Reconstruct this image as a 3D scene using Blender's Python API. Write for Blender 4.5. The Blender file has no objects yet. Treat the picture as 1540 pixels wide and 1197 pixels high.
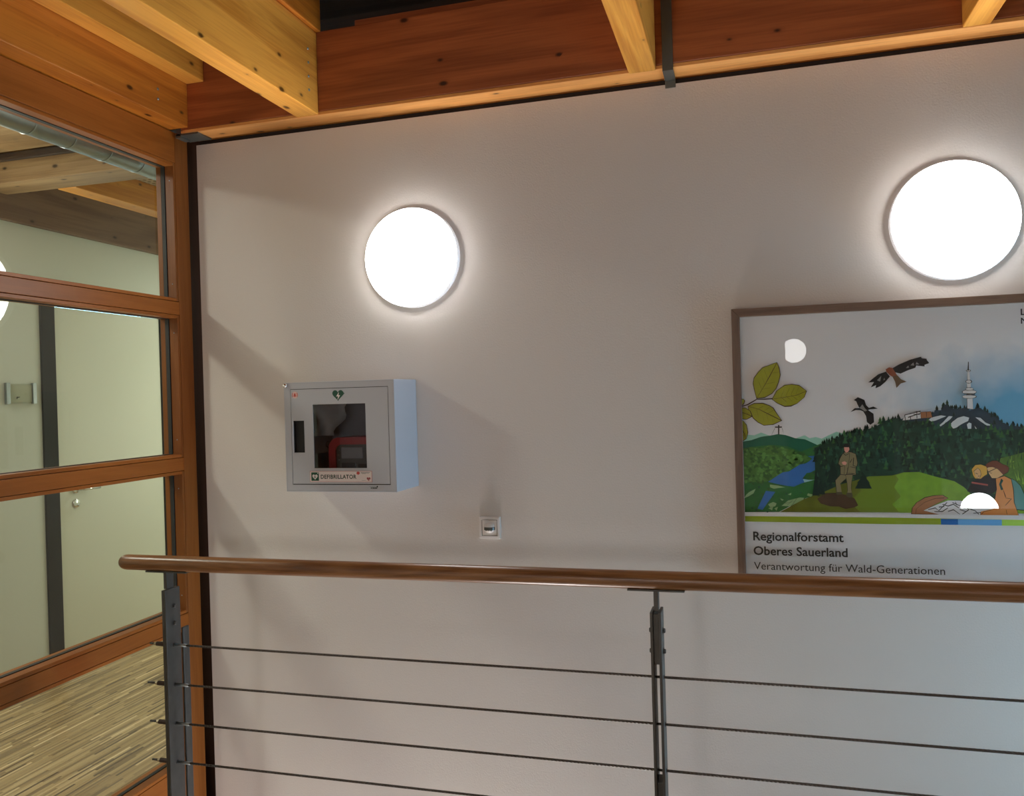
import bpy, bmesh, math, random
from mathutils import Vector, Matrix
from mathutils.geometry import tessellate_polygon
random.seed(7)
SC = bpy.context.scene
COL = SC.collection

# ------------------------------------------------------------------ camera
cam_d = bpy.data.cameras.new('camera'); cam = bpy.data.objects.new('camera', cam_d); COL.objects.link(cam)
cam_d.sensor_fit = 'HORIZONTAL'; cam_d.sensor_width = 36.0; cam_d.lens = 1237.34 / 1540 * 36.0; cam_d.clip_start = .02; cam_d.clip_end = 100
yaw, pit, rol = -0.278740377, -0.00422541112, -0.0284730576
fw = Vector((math.sin(yaw) * math.cos(pit), math.cos(yaw) * math.cos(pit), math.sin(pit)))
r0 = Vector((math.cos(yaw), -math.sin(yaw), 0)); u0 = r0.cross(fw)
rt = math.cos(rol) * r0 + math.sin(rol) * u0; up = -math.sin(rol) * r0 + math.cos(rol) * u0
m = Matrix((rt, up, -fw)).transposed().to_4x4(); m.translation = Vector((0, -2.85, 1.42)); cam.matrix_world = m
SC.camera = cam

# ------------------------------------------------------------------ world, exposure
w = bpy.data.worlds.new('world'); SC.world = w; w.use_nodes = True
w.node_tree.nodes['Background'].inputs[0].default_value = (.36, .69, .95, 1)
w.node_tree.nodes['Background'].inputs[1].default_value = 20.0
SC.view_settings.view_transform = 'Standard'; SC.view_settings.look = 'None'
SC.view_settings.exposure = -0.12; SC.view_settings.gamma = 1.0; SC.view_settings.use_curve_mapping = False
SC.cycles.use_denoising = True
SC.cycles.max_bounces = 10; SC.cycles.diffuse_bounces = 5; SC.cycles.transparent_max_bounces = 16
SC.cycles.caustics_reflective = False; SC.cycles.caustics_refractive = False
SC.cycles.sample_clamp_indirect = 6.0
LAMP = 28.0            # radiance of the opal wall lamps
LAMP_COL = (1, .985, .96)

def area(name, loc, size, power, col, rot=(0, 0, 0), spread=math.pi):
    d = bpy.data.lights.new(name, 'AREA'); d.shape = 'DISK'; d.size = size; d.energy = power; d.color = col; d.spread = spread
    o = bpy.data.objects.new(name, d); COL.objects.link(o); o.location = loc; o.rotation_euler = rot; return o
area('landing_fill', (-1.35, -3.6, 2.45), 0.7, 36, (1, .95, .88), spread=math.radians(95))          # unseen fill added behind the camera, bounces light up to the joists
area('corridor_fill', (-2.8, 2.7, 2.6), .4, 28, (1, 1, .93))
area('corridor_fill', (-2.215, 2.2, 1.2), .6, 7, (1, .98, .88), (0, math.pi / 2, 0))            # all three corridor fills are unseen, added to brighten it
area('corridor_fill', (-2.9, -3.4, 2.6), .4, 42, (1, 1, .93))
area('stair_fill', (-1.1, -.38, -1.7), .55, 52, (1, .94, .90), (math.pi, 0, 0))   # unseen fill added below, lifts the lower wall and timber undersides

# ------------------------------------------------------------------ materials
def lin(r, g, b):
    f = lambda c: c / 12.92 if c <= .04045 else ((c + .055) / 1.055) ** 2.4
    return (f(r / 255), f(g / 255), f(b / 255), 1)
def mat(name, col, rough=.5, metal=0.0, noise=0.0, nscale=30, bump=0.0, bscale=200, spec=None, coat=0):
    m = bpy.data.materials.new(name); m.use_nodes = True; nt = m.node_tree; b = nt.nodes['Principled BSDF']
    if len(col) == 3: col = (*col, 1)
    b.inputs['Base Color'].default_value = col; b.inputs['Roughness'].default_value = rough; b.inputs['Metallic'].default_value = metal
    if spec is not None: b.inputs['Specular IOR Level'].default_value = spec
    if coat: b.inputs['Coat Weight'].default_value = coat; b.inputs['Coat Roughness'].default_value = .1
    tc = nt.nodes.new('ShaderNodeTexCoord')
    if noise:
        n = nt.nodes.new('ShaderNodeTexNoise'); n.inputs['Scale'].default_value = nscale; n.inputs['Detail'].default_value = 4
        r = nt.nodes.new('ShaderNodeMixRGB'); r.inputs[1].default_value = tuple(c * (1 - noise) for c in col[:3]) + (1,)
        r.inputs[2].default_value = tuple(min(1, c * (1 + noise)) for c in col[:3]) + (1,)
        nt.links.new(tc.outputs['Object'], n.inputs['Vector']); nt.links.new(n.outputs['Fac'], r.inputs[0]); nt.links.new(r.outputs[0], b.inputs['Base Color'])
    if bump:
        n = nt.nodes.new('ShaderNodeTexNoise'); n.inputs['Scale'].default_value = bscale; n.inputs['Detail'].default_value = 3
        bp = nt.nodes.new('ShaderNodeBump'); bp.inputs['Strength'].default_value = 1; bp.inputs['Distance'].default_value = bump
        nt.links.new(tc.outputs['Object'], n.inputs['Vector']); nt.links.new(n.outputs['Fac'], bp.inputs['Height']); nt.links.new(bp.outputs[0], b.inputs['Normal'])
    return m
def wood(name, dark, light, axis, rough=.42, knots=True, fine=1.0, knotcol=None, spec=.5, band=9.0, k=1.0, tone=.14):
    m = bpy.data.materials.new(name); m.use_nodes = True; nt = m.node_tree; N = nt.nodes.new; LK = nt.links.new
    b = nt.nodes['Principled BSDF']; b.inputs['Roughness'].default_value = rough; b.inputs['Specular IOR Level'].default_value = spec
    tc = N('ShaderNodeTexCoord'); oi = N('ShaderNodeObjectInfo')
    off = N('ShaderNodeVectorMath'); off.operation = 'MULTIPLY_ADD'
    cx = N('ShaderNodeCombineXYZ')
    for i in range(3): LK(oi.outputs['Random'], cx.inputs[i])
    LK(cx.outputs[0], off.inputs[0]); off.inputs[1].default_value = (13.7, 9.1, 17.3); LK(tc.outputs['Object'], off.inputs[2])
    def mp(along, cross):
        s = [cross] * 3; s[axis] = along
        n = N('ShaderNodeMapping'); n.inputs['Scale'].default_value = s; LK(off.outputs[0], n.inputs['Vector']); return n
    a = N('ShaderNodeTexNoise'); a.inputs['Scale'].default_value = 1; a.inputs['Detail'].default_value = 3; a.inputs['Distortion'].default_value = .6
    LK(mp(.7 * fine, band * fine).outputs[0], a.inputs['Vector'])
    wv = N('ShaderNodeMath'); wv.operation = 'MULTIPLY'; wv.inputs[1].default_value = 6.0 * k; LK(a.outputs['Fac'], wv.inputs[0])
    fr = N('ShaderNodeMath'); fr.operation = 'PINGPONG'; fr.inputs[1].default_value = 1.0; LK(wv.outputs[0], fr.inputs[0])
    f = N('ShaderNodeTexNoise'); f.inputs['Scale'].default_value = 1; f.inputs['Detail'].default_value = 4
    LK(mp(5 * fine, 160 * fine).outputs[0], f.inputs['Vector'])
    ad = N('ShaderNodeMath'); ad.operation = 'MULTIPLY_ADD'; ad.inputs[1].default_value = .42; LK(fr.outputs[0], ad.inputs[0])
    f2 = N('ShaderNodeMath'); f2.operation = 'MULTIPLY'; f2.inputs[1].default_value = .7; LK(f.outputs['Fac'], f2.inputs[0]); LK(f2.outputs[0], ad.inputs[2])
    rg = N('ShaderNodeMapRange'); rg.inputs[1].default_value = .36; rg.inputs[2].default_value = .76; LK(ad.outputs[0], rg.inputs[0])
    mx = N('ShaderNodeMixRGB'); mx.inputs[1].default_value = (*dark[:3], 1); mx.inputs[2].default_value = (*light[:3], 1); LK(rg.outputs[0], mx.inputs[0])
    out = mx.outputs[0]
    # slow tone changes from board to board and along the length
    tn = N('ShaderNodeTexNoise'); tn.inputs['Scale'].default_value = 1; tn.inputs['Detail'].default_value = 2; LK(mp(1.1, 5.5).outputs[0], tn.inputs['Vector'])
    tr = N('ShaderNodeMapRange'); tr.inputs[1].default_value = .3; tr.inputs[2].default_value = .7; tr.inputs[3].default_value = 1 - tone; tr.inputs[4].default_value = 1 + tone * .6; LK(tn.outputs['Fac'], tr.inputs[0])
    ml = N('ShaderNodeVectorMath'); ml.operation = 'SCALE'; LK(out, ml.inputs[0]); LK(tr.outputs[0], ml.inputs['Scale']); out = ml.outputs[0]
    if knots:
        sp0 = N('ShaderNodeSeparateXYZ'); LK(off.outputs[0], sp0.inputs[0]); o1, o2 = [k_ for k_ in range(3) if k_ != axis]
        sm = N('ShaderNodeMath'); LK(sp0.outputs[o1], sm.inputs[0]); LK(sp0.outputs[o2], sm.inputs[1])
        c2 = N('ShaderNodeCombineXYZ'); u_ = N('ShaderNodeMath'); u_.operation = 'MULTIPLY'; u_.inputs[1].default_value = 7.0; LK(sp0.outputs[axis], u_.inputs[0]); v_ = N('ShaderNodeMath'); v_.operation = 'MULTIPLY'; v_.inputs[1].default_value = 13.0; LK(sm.outputs[0], v_.inputs[0])
        LK(u_.outputs[0], c2.inputs[0]); LK(v_.outputs[0], c2.inputs[1])
        v = N('ShaderNodeTexVoronoi'); v.voronoi_dimensions = '2D'; v.inputs['Scale'].default_value = 1; LK(c2.outputs[0], v.inputs['Vector'])
        sp = N('ShaderNodeSeparateColor'); LK(v.outputs['Color'], sp.inputs[0])
        th = N('ShaderNodeMapRange'); th.inputs[1].default_value = .72; th.inputs[2].default_value = 1; th.inputs[3].default_value = 0; th.inputs[4].default_value = .15; LK(sp.outputs[0], th.inputs[0])
        sub = N('ShaderNodeMath'); sub.operation = 'SUBTRACT'; LK(th.outputs[0], sub.inputs[0]); LK(v.outputs['Distance'], sub.inputs[1])
        cl = N('ShaderNodeMath'); cl.operation = 'MULTIPLY'; cl.use_clamp = True; cl.inputs[1].default_value = 13; LK(sub.outputs[0], cl.inputs[0])
        # warmer halo round each knot
        h1 = N('ShaderNodeMath'); h1.operation = 'ADD'; h1.inputs[1].default_value = .12; LK(sub.outputs[0], h1.inputs[0])
        h2 = N('ShaderNodeMath'); h2.operation = 'MULTIPLY'; h2.use_clamp = True; h2.inputs[1].default_value = 2.2; LK(h1.outputs[0], h2.inputs[0])
        hk = N('ShaderNodeMath'); hk.operation = 'GREATER_THAN'; hk.inputs[1].default_value = .02; LK(th.outputs[0], hk.inputs[0])
        h3 = N('ShaderNodeMath'); h3.operation = 'MULTIPLY'; LK(h2.outputs[0], h3.inputs[0]); LK(hk.outputs[0], h3.inputs[1])
        mh = N('ShaderNodeMixRGB'); LK(h3.outputs[0], mh.inputs[0]); LK(out, mh.inputs[1]); mh.inputs[2].default_value = (*[q * .75 for q in dark[:3]], 1); out = mh.outputs[0]
        m2 = N('ShaderNodeMixRGB'); LK(cl.outputs[0], m2.inputs[0]); LK(out, m2.inputs[1]); kc = knotcol or tuple(c * .16 for c in dark[:3]); m2.inputs[2].default_value = (*kc[:3], 1); out = m2.outputs[0]
    LK(out, b.inputs['Base Color'])
    bp = N('ShaderNodeBump'); bp.inputs['Strength'].default_value = .35; bp.inputs['Distance'].default_value = .0008; LK(f.outputs['Fac'], bp.inputs['Height']); LK(bp.outputs[0], b.inputs['Normal'])
    return m
def emit(name, col, s):
    m = bpy.data.materials.new(name); m.use_nodes = True; nt = m.node_tree; nt.nodes.remove(nt.nodes['Principled BSDF'])
    e = nt.nodes.new('ShaderNodeEmission'); e.inputs[0].default_value = (*col, 1); e.inputs[1].default_value = s
    nt.links.new(e.outputs[0], nt.nodes['Material Output'].inputs[0]); return m
def pane(name, tint=(.95, .97, .94), ior=1.5, rough=0.0, refl=1.0):   # only the face that light meets first reflects; tint is per face
    m = bpy.data.materials.new(name); m.use_nodes = True; nt = m.node_tree; nt.nodes.remove(nt.nodes['Principled BSDF'])
    t = nt.nodes.new('ShaderNodeBsdfTransparent'); t.inputs[0].default_value = (*tint, 1)
    g = nt.nodes.new('ShaderNodeBsdfGlossy'); g.inputs['Roughness'].default_value = rough
    f = nt.nodes.new('ShaderNodeFresnel'); f.inputs['IOR'].default_value = ior
    ge = nt.nodes.new('ShaderNodeNewGeometry'); iv = nt.nodes.new('ShaderNodeMath'); iv.operation = 'SUBTRACT'; iv.inputs[0].default_value = 1; nt.links.new(ge.outputs['Backfacing'], iv.inputs[1])
    mu = nt.nodes.new('ShaderNodeMath'); mu.operation = 'MULTIPLY'; nt.links.new(f.outputs[0], mu.inputs[0]); nt.links.new(iv.outputs[0], mu.inputs[1])
    m2 = nt.nodes.new('ShaderNodeMath'); m2.operation = 'MULTIPLY'; m2.inputs[1].default_value = refl; m2.use_clamp = True; nt.links.new(mu.outputs[0], m2.inputs[0])
    x = nt.nodes.new('ShaderNodeMixShader'); nt.links.new(m2.outputs[0], x.inputs[0]); nt.links.new(t.outputs[0], x.inputs[1]); nt.links.new(g.outputs[0], x.inputs[2])
    nt.links.new(x.outputs[0], nt.nodes['Material Output'].inputs[0]); return m

# ------------------------------------------------------------------ mesh helpers
def bx(bm, x0, x1, y0, y1, z0, z1, bev=0.0, mi=0):
    vs = [bm.verts.new((x, y, z)) for x in (x0, x1) for y in (y0, y1) for z in (z0, z1)]
    fs = [bm.faces.new([vs[i] for i in q]) for q in ((0, 1, 3, 2), (4, 6, 7, 5), (0, 4, 5, 1), (2, 3, 7, 6), (0, 2, 6, 4), (1, 5, 7, 3))]
    for f in fs: f.material_index = mi
    if bev:
        r = bmesh.ops.bevel(bm, geom=list({e for f in fs for e in f.edges}), offset=bev, segments=2, affect='EDGES', profile=.6)
        for f in r['faces']: f.material_index = mi
    return vs
def lathe(bm, prof, seg=32, mtx=None, mi=0, smooth=True):
    """profile of (radius, z) spun round local z"""
    rings = []
    for r, z in prof:
        if r < 1e-6: rings.append([bm.verts.new((0, 0, z))])
        else: rings.append([bm.verts.new((r * math.cos(2 * math.pi * i / seg), r * math.sin(2 * math.pi * i / seg), z)) for i in range(seg)])
    for a, b in zip(rings, rings[1:]):
        for i in range(seg):
            j = (i + 1) % seg
            q = ([a[0]] if len(a) == 1 else [a[i], a[j]]) + ([b[0]] if len(b) == 1 else [b[j], b[i]])
            if len(q) > 2:
                f = bm.faces.new(q); f.smooth = smooth; f.material_index = mi
    vs = [v for r in rings for v in r]
    if mtx is not None: bmesh.ops.transform(bm, matrix=mtx, verts=vs)
    return vs
def tube(bm, pts, rad, seg=8, smooth=True, caps=True):
    pts = [Vector(p) for p in pts]; rings = []
    for i, p in enumerate(pts):
        d = (pts[min(i + 1, len(pts) - 1)] - pts[max(i - 1, 0)]).normalized()
        a = d.orthogonal().normalized() if i == 0 else (pa - d * pa.dot(d)).normalized()
        pa = a; c = d.cross(a); rr = rad[i] if isinstance(rad, (list, tuple)) else rad
        rings.append([bm.verts.new(p + rr * (math.cos(2 * math.pi * k / seg) * a + math.sin(2 * math.pi * k / seg) * c)) for k in range(seg)])
    for a, b in zip(rings, rings[1:]):
        for k in range(seg):
            f = bm.faces.new([a[k], a[(k + 1) % seg], b[(k + 1) % seg], b[k]]); f.smooth = smooth
    if caps: bm.faces.new(rings[0][::-1]); bm.faces.new(rings[-1])
def obj(name, bm, mats, parent=None, loc=(0, 0, 0), recalc=True):
    """links bm (built in world coordinates) as one mesh whose origin sits at loc"""
    if recalc: bmesh.ops.recalc_face_normals(bm, faces=bm.faces[:])
    if parent is not None: P = parent.get('_o', None); base = Vector(WORLD.get(parent.name, (0, 0, 0)))
    else: base = Vector((0, 0, 0))
    loc = Vector(loc)
    bmesh.ops.translate(bm, verts=bm.verts[:], vec=-loc)
    me = bpy.data.meshes.new(name); bm.to_mesh(me); bm.free()
    for x in (mats if isinstance(mats, (list, tuple)) else [mats]): me.materials.append(x)
    o = bpy.data.objects.new(name, me); COL.objects.link(o)
    if parent is not None: o.parent = parent
    o.location = loc - base; WORLD[o.name] = tuple(loc)
    return o
WORLD = {}
def box(name, b, m, parent=None, bev=0.0, loc=None):
    bm = bmesh.new(); bx(bm, *b, bev=bev)
    c = loc if loc is not None else ((b[0] + b[1]) / 2, (b[2] + b[3]) / 2, b[4])
    return obj(name, bm, m, parent, c)
def empty(name, loc):
    o = bpy.data.objects.new(name, None); COL.objects.link(o); o.location = loc; o.empty_display_size = .1; WORLD[o.name] = tuple(loc); return o
def tag(o, label, cat=None, group=None, kind=None):
    if label: o['label'] = label
    if cat: o['category'] = cat
    if group: o['group'] = group
    if kind: o['kind'] = kind
    return o
def struct(o): o['kind'] = 'structure'; return o
def text(name, s, x0, x1, base, y, m, parent, cap=None, bold=0.0, track=1.0):
    """a line of lettering facing -y, fitted to x0..x1 with its baseline at z = base"""
    c = bpy.data.curves.new(name, 'FONT'); c.body = s; c.size = 1; c.offset = bold; c.space_character = track; c.resolution_u = 3
    t = bpy.data.objects.new('tmp', c); COL.objects.link(t)
    me = bpy.data.meshes.new_from_object(t.evaluated_get(bpy.context.evaluated_depsgraph_get()))
    bpy.data.objects.remove(t); bpy.data.curves.remove(c)
    xs = [v.co.x for v in me.vertices]; ys = [v.co.y for v in me.vertices]
    sx = (x1 - x0) / (max(xs) - min(xs)); sz = sx if cap is None else cap / .729
    b0 = min(xs)
    base_p = Vector(WORLD[parent.name]); loc = Vector((x0, y, base))
    for v in me.vertices: v.co = Vector(((v.co.x - b0) * sx, 0, v.co.y * sz))
    me.materials.append(m)
    o = bpy.data.objects.new(name, me); COL.objects.link(o); o.parent = parent; o.location = loc - base_p; WORLD[o.name] = tuple(loc)
    return o
def flat(bm, poly, y, mi=0):
    """a flat printed patch facing -y from (x, z) points"""
    vs = [bm.verts.new((x, y, z)) for x, z in poly]
    for t in tessellate_polygon([[Vector((x, z, 0)) for x, z in poly]]):
        a, b, c = [vs[i] for i in t]
        n = (b.co - a.co).cross(c.co - a.co)
        if n.length < 1e-12: continue
        try: f = bm.faces.new((a, b, c) if n.y < 0 else (a, c, b)); f.material_index = mi
        except ValueError: pass
def heart(cx, cz, s, n=28):
    pts = []
    for i in range(n):
        t = 2 * math.pi * i / n
        pts.append((cx + s * 16 * math.sin(t) ** 3 / 32, cz + s * (13 * math.cos(t) - 5 * math.cos(2 * t) - 2 * math.cos(3 * t) - math.cos(4 * t)) / 32))
    return pts

M = {}
M['plaster'] = mat('white_woodchip_plaster', lin(208, 201, 196), .85, bump=.0007, bscale=170, spec=.2)
M['cream'] = mat('cream_wall_paint', (.64, .68, .61), .8, bump=.0004, bscale=150, spec=.2)
M['white'] = mat('white_lacquer', (.78, .78, .77), .4)
M['joist'] = wood('spruce_joist', (.58, .215, .026), (.80, .365, .060), 1, .36)
M['underside_lit'] = wood('beam_underside_lit', (.62, .235, .058), (.92, .42, .125), 0, .4)
M['beam'] = wood('glulam_beam', (.30, .078, .023), (.46, .130, .040), 0, .42)
M['edge'] = wood('glulam_edge_beam', (.38, .105, .010), (.56, .185, .020), 1, .42)
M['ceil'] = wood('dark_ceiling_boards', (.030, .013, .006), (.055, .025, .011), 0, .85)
M['cedge'] = wood('corridor_timber', (.13, .075, .042), (.20, .125, .075), 1, .6)
M['cbeam'] = wood('corridor_timber_x', (.24, .145, .065), (.38, .25, .125), 0, .6)
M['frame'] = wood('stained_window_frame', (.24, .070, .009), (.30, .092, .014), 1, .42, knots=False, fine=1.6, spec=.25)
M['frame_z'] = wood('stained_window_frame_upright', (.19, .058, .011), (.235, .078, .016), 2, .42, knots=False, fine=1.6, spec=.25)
M['rail'] = wood('lacquered_beech_rail', (.155, .064, .023), (.27, .125, .048), 0, .3, tone=.12, knots=False, fine=1.8, k=1.4)
M['walnut'] = wood('walnut_picture_frame', (.10, .052, .031), (.165, .092, .056), 0, .5, knots=False, fine=3)
M['walnut_z'] = wood('walnut_picture_frame_upright', (.10, .052, .031), (.165, .092, .056), 2, .5, knots=False, fine=3)
M['steel'] = mat('dark_steel', (.085, .082, .078), .45, .6, noise=.25, nscale=25)
M['galv'] = mat('galvanised_steel', (.30, .33, .33), .36, .9, noise=.12, nscale=30)
M['strap'] = mat('grey_strap', (.14, .14, .125), .5, .6, noise=.1)
M['black'] = mat('black_rubber', (.012, .012, .012), .6)
M['gap'] = mat('dark_joint', (.02, .014, .012), .8)
M['recess_shade'] = mat('recess_shade_brown', (.045, .014, .006), .7)
M['rope'] = mat('steel_rope', (.10, .085, .075), .45, .7, bump=.002, bscale=500)
M['spring'] = mat('black_spring', (.05, .03, .022), .5, .3)
M['brass'] = mat('zinc_nut', (.42, .36, .25), .4, .8)
M['cab'] = mat('grey_powder_coat', (.47, .48, .53), .45, bump=.0001, bscale=600)
M['cabside'] = M['cab']
M['cabin'] = mat('cabinet_inside', (.30, .30, .32), .6)
M['chrome'] = mat('chrome', (.8, .8, .8), .12, 1)
M['red'] = mat('red_case', (.45, .02, .025), .5, noise=.1)
M['device'] = mat('grey_device', (.10, .095, .085), .35, noise=.2, nscale=60)
M['opal'] = emit('opal_glass', LAMP_COL, LAMP)
M['lampring'] = mat('white_lamp_ring', (.82, .82, .84), .4)
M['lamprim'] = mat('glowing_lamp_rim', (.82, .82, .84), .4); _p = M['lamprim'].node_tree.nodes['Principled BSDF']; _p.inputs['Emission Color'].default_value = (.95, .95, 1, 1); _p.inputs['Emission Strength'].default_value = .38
M['plastic'] = mat('white_switch_plastic', (.66, .62, .60), .35)
M['lens'] = mat('dark_sensor_lens', (.06, .065, .06), .25)
M['doorleaf'] = mat('white_door_leaf', (.66, .68, .57), .5)
M['doorframe'] = mat('dark_grey_door_frame', (.022, .025, .022), .6, spec=.2)
M['glass'] = pane('window_glass', (.96, .98, .94), refl=1.5)
M['clear'] = pane('poster_acrylic', (.995, .995, .995), 1.52, refl=1.15)
M['cabglass'] = pane('cabinet_window', (.78, .78, .80), 1.5, .02, refl=1.3)
M['acryl'] = pane('sign_acrylic', (.93, .94, .91), 1.4, .1)
M['floor'] = mat('landing_floor', (.42, .33, .22), .4, noise=.2, nscale=14)
M['floordark'] = mat('lower_floor', (.16, .11, .07), .6, noise=.2, nscale=14)
M['floorbase'] = mat('parquet_joint', (.20, .14, .065), .7)
PR = dict(mint=(128, 172, 155), hill=(22, 84, 62), ink=(26, 24, 20), valley=(38, 92, 44), bush=(62, 104, 44), lake=(44, 92, 150), lakelight=(120, 160, 160),
          pale=(120, 150, 105), navy=(34, 48, 58), snow=(176, 182, 184), forest=(22, 50, 36), reed=(70, 100, 34), moss=(84, 92, 22), mossmid=(94, 112, 28), meadow=(104, 138, 36), fir=(10, 34, 28),
          rock=(64, 48, 32), khaki=(112, 104, 74), skin=(196, 128, 112), boot=(70, 66, 46), log=(138, 92, 60), map=(208, 204, 196), teal=(70, 116, 112), tealdark=(28, 66, 56),
          shirt=(196, 118, 62), top=(30, 28, 28), redband=(140, 66, 56), hair=(214, 140, 56), face=(216, 146, 100), brown=(98, 52, 34), white=(208, 206, 206), cabin=(136, 90, 56),
          inkbird=(22, 20, 20), birdgrey=(120, 116, 112), rust=(120, 66, 44), tail=(84, 66, 46), leaf=(128, 128, 28), leafdark=(92, 92, 20), inkbrown=(46, 24, 16),
          paper=(214, 214, 220), olive=(120, 136, 24), blue=(20, 84, 150), bluelight=(84, 140, 206), lime=(144, 180, 70))
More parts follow.
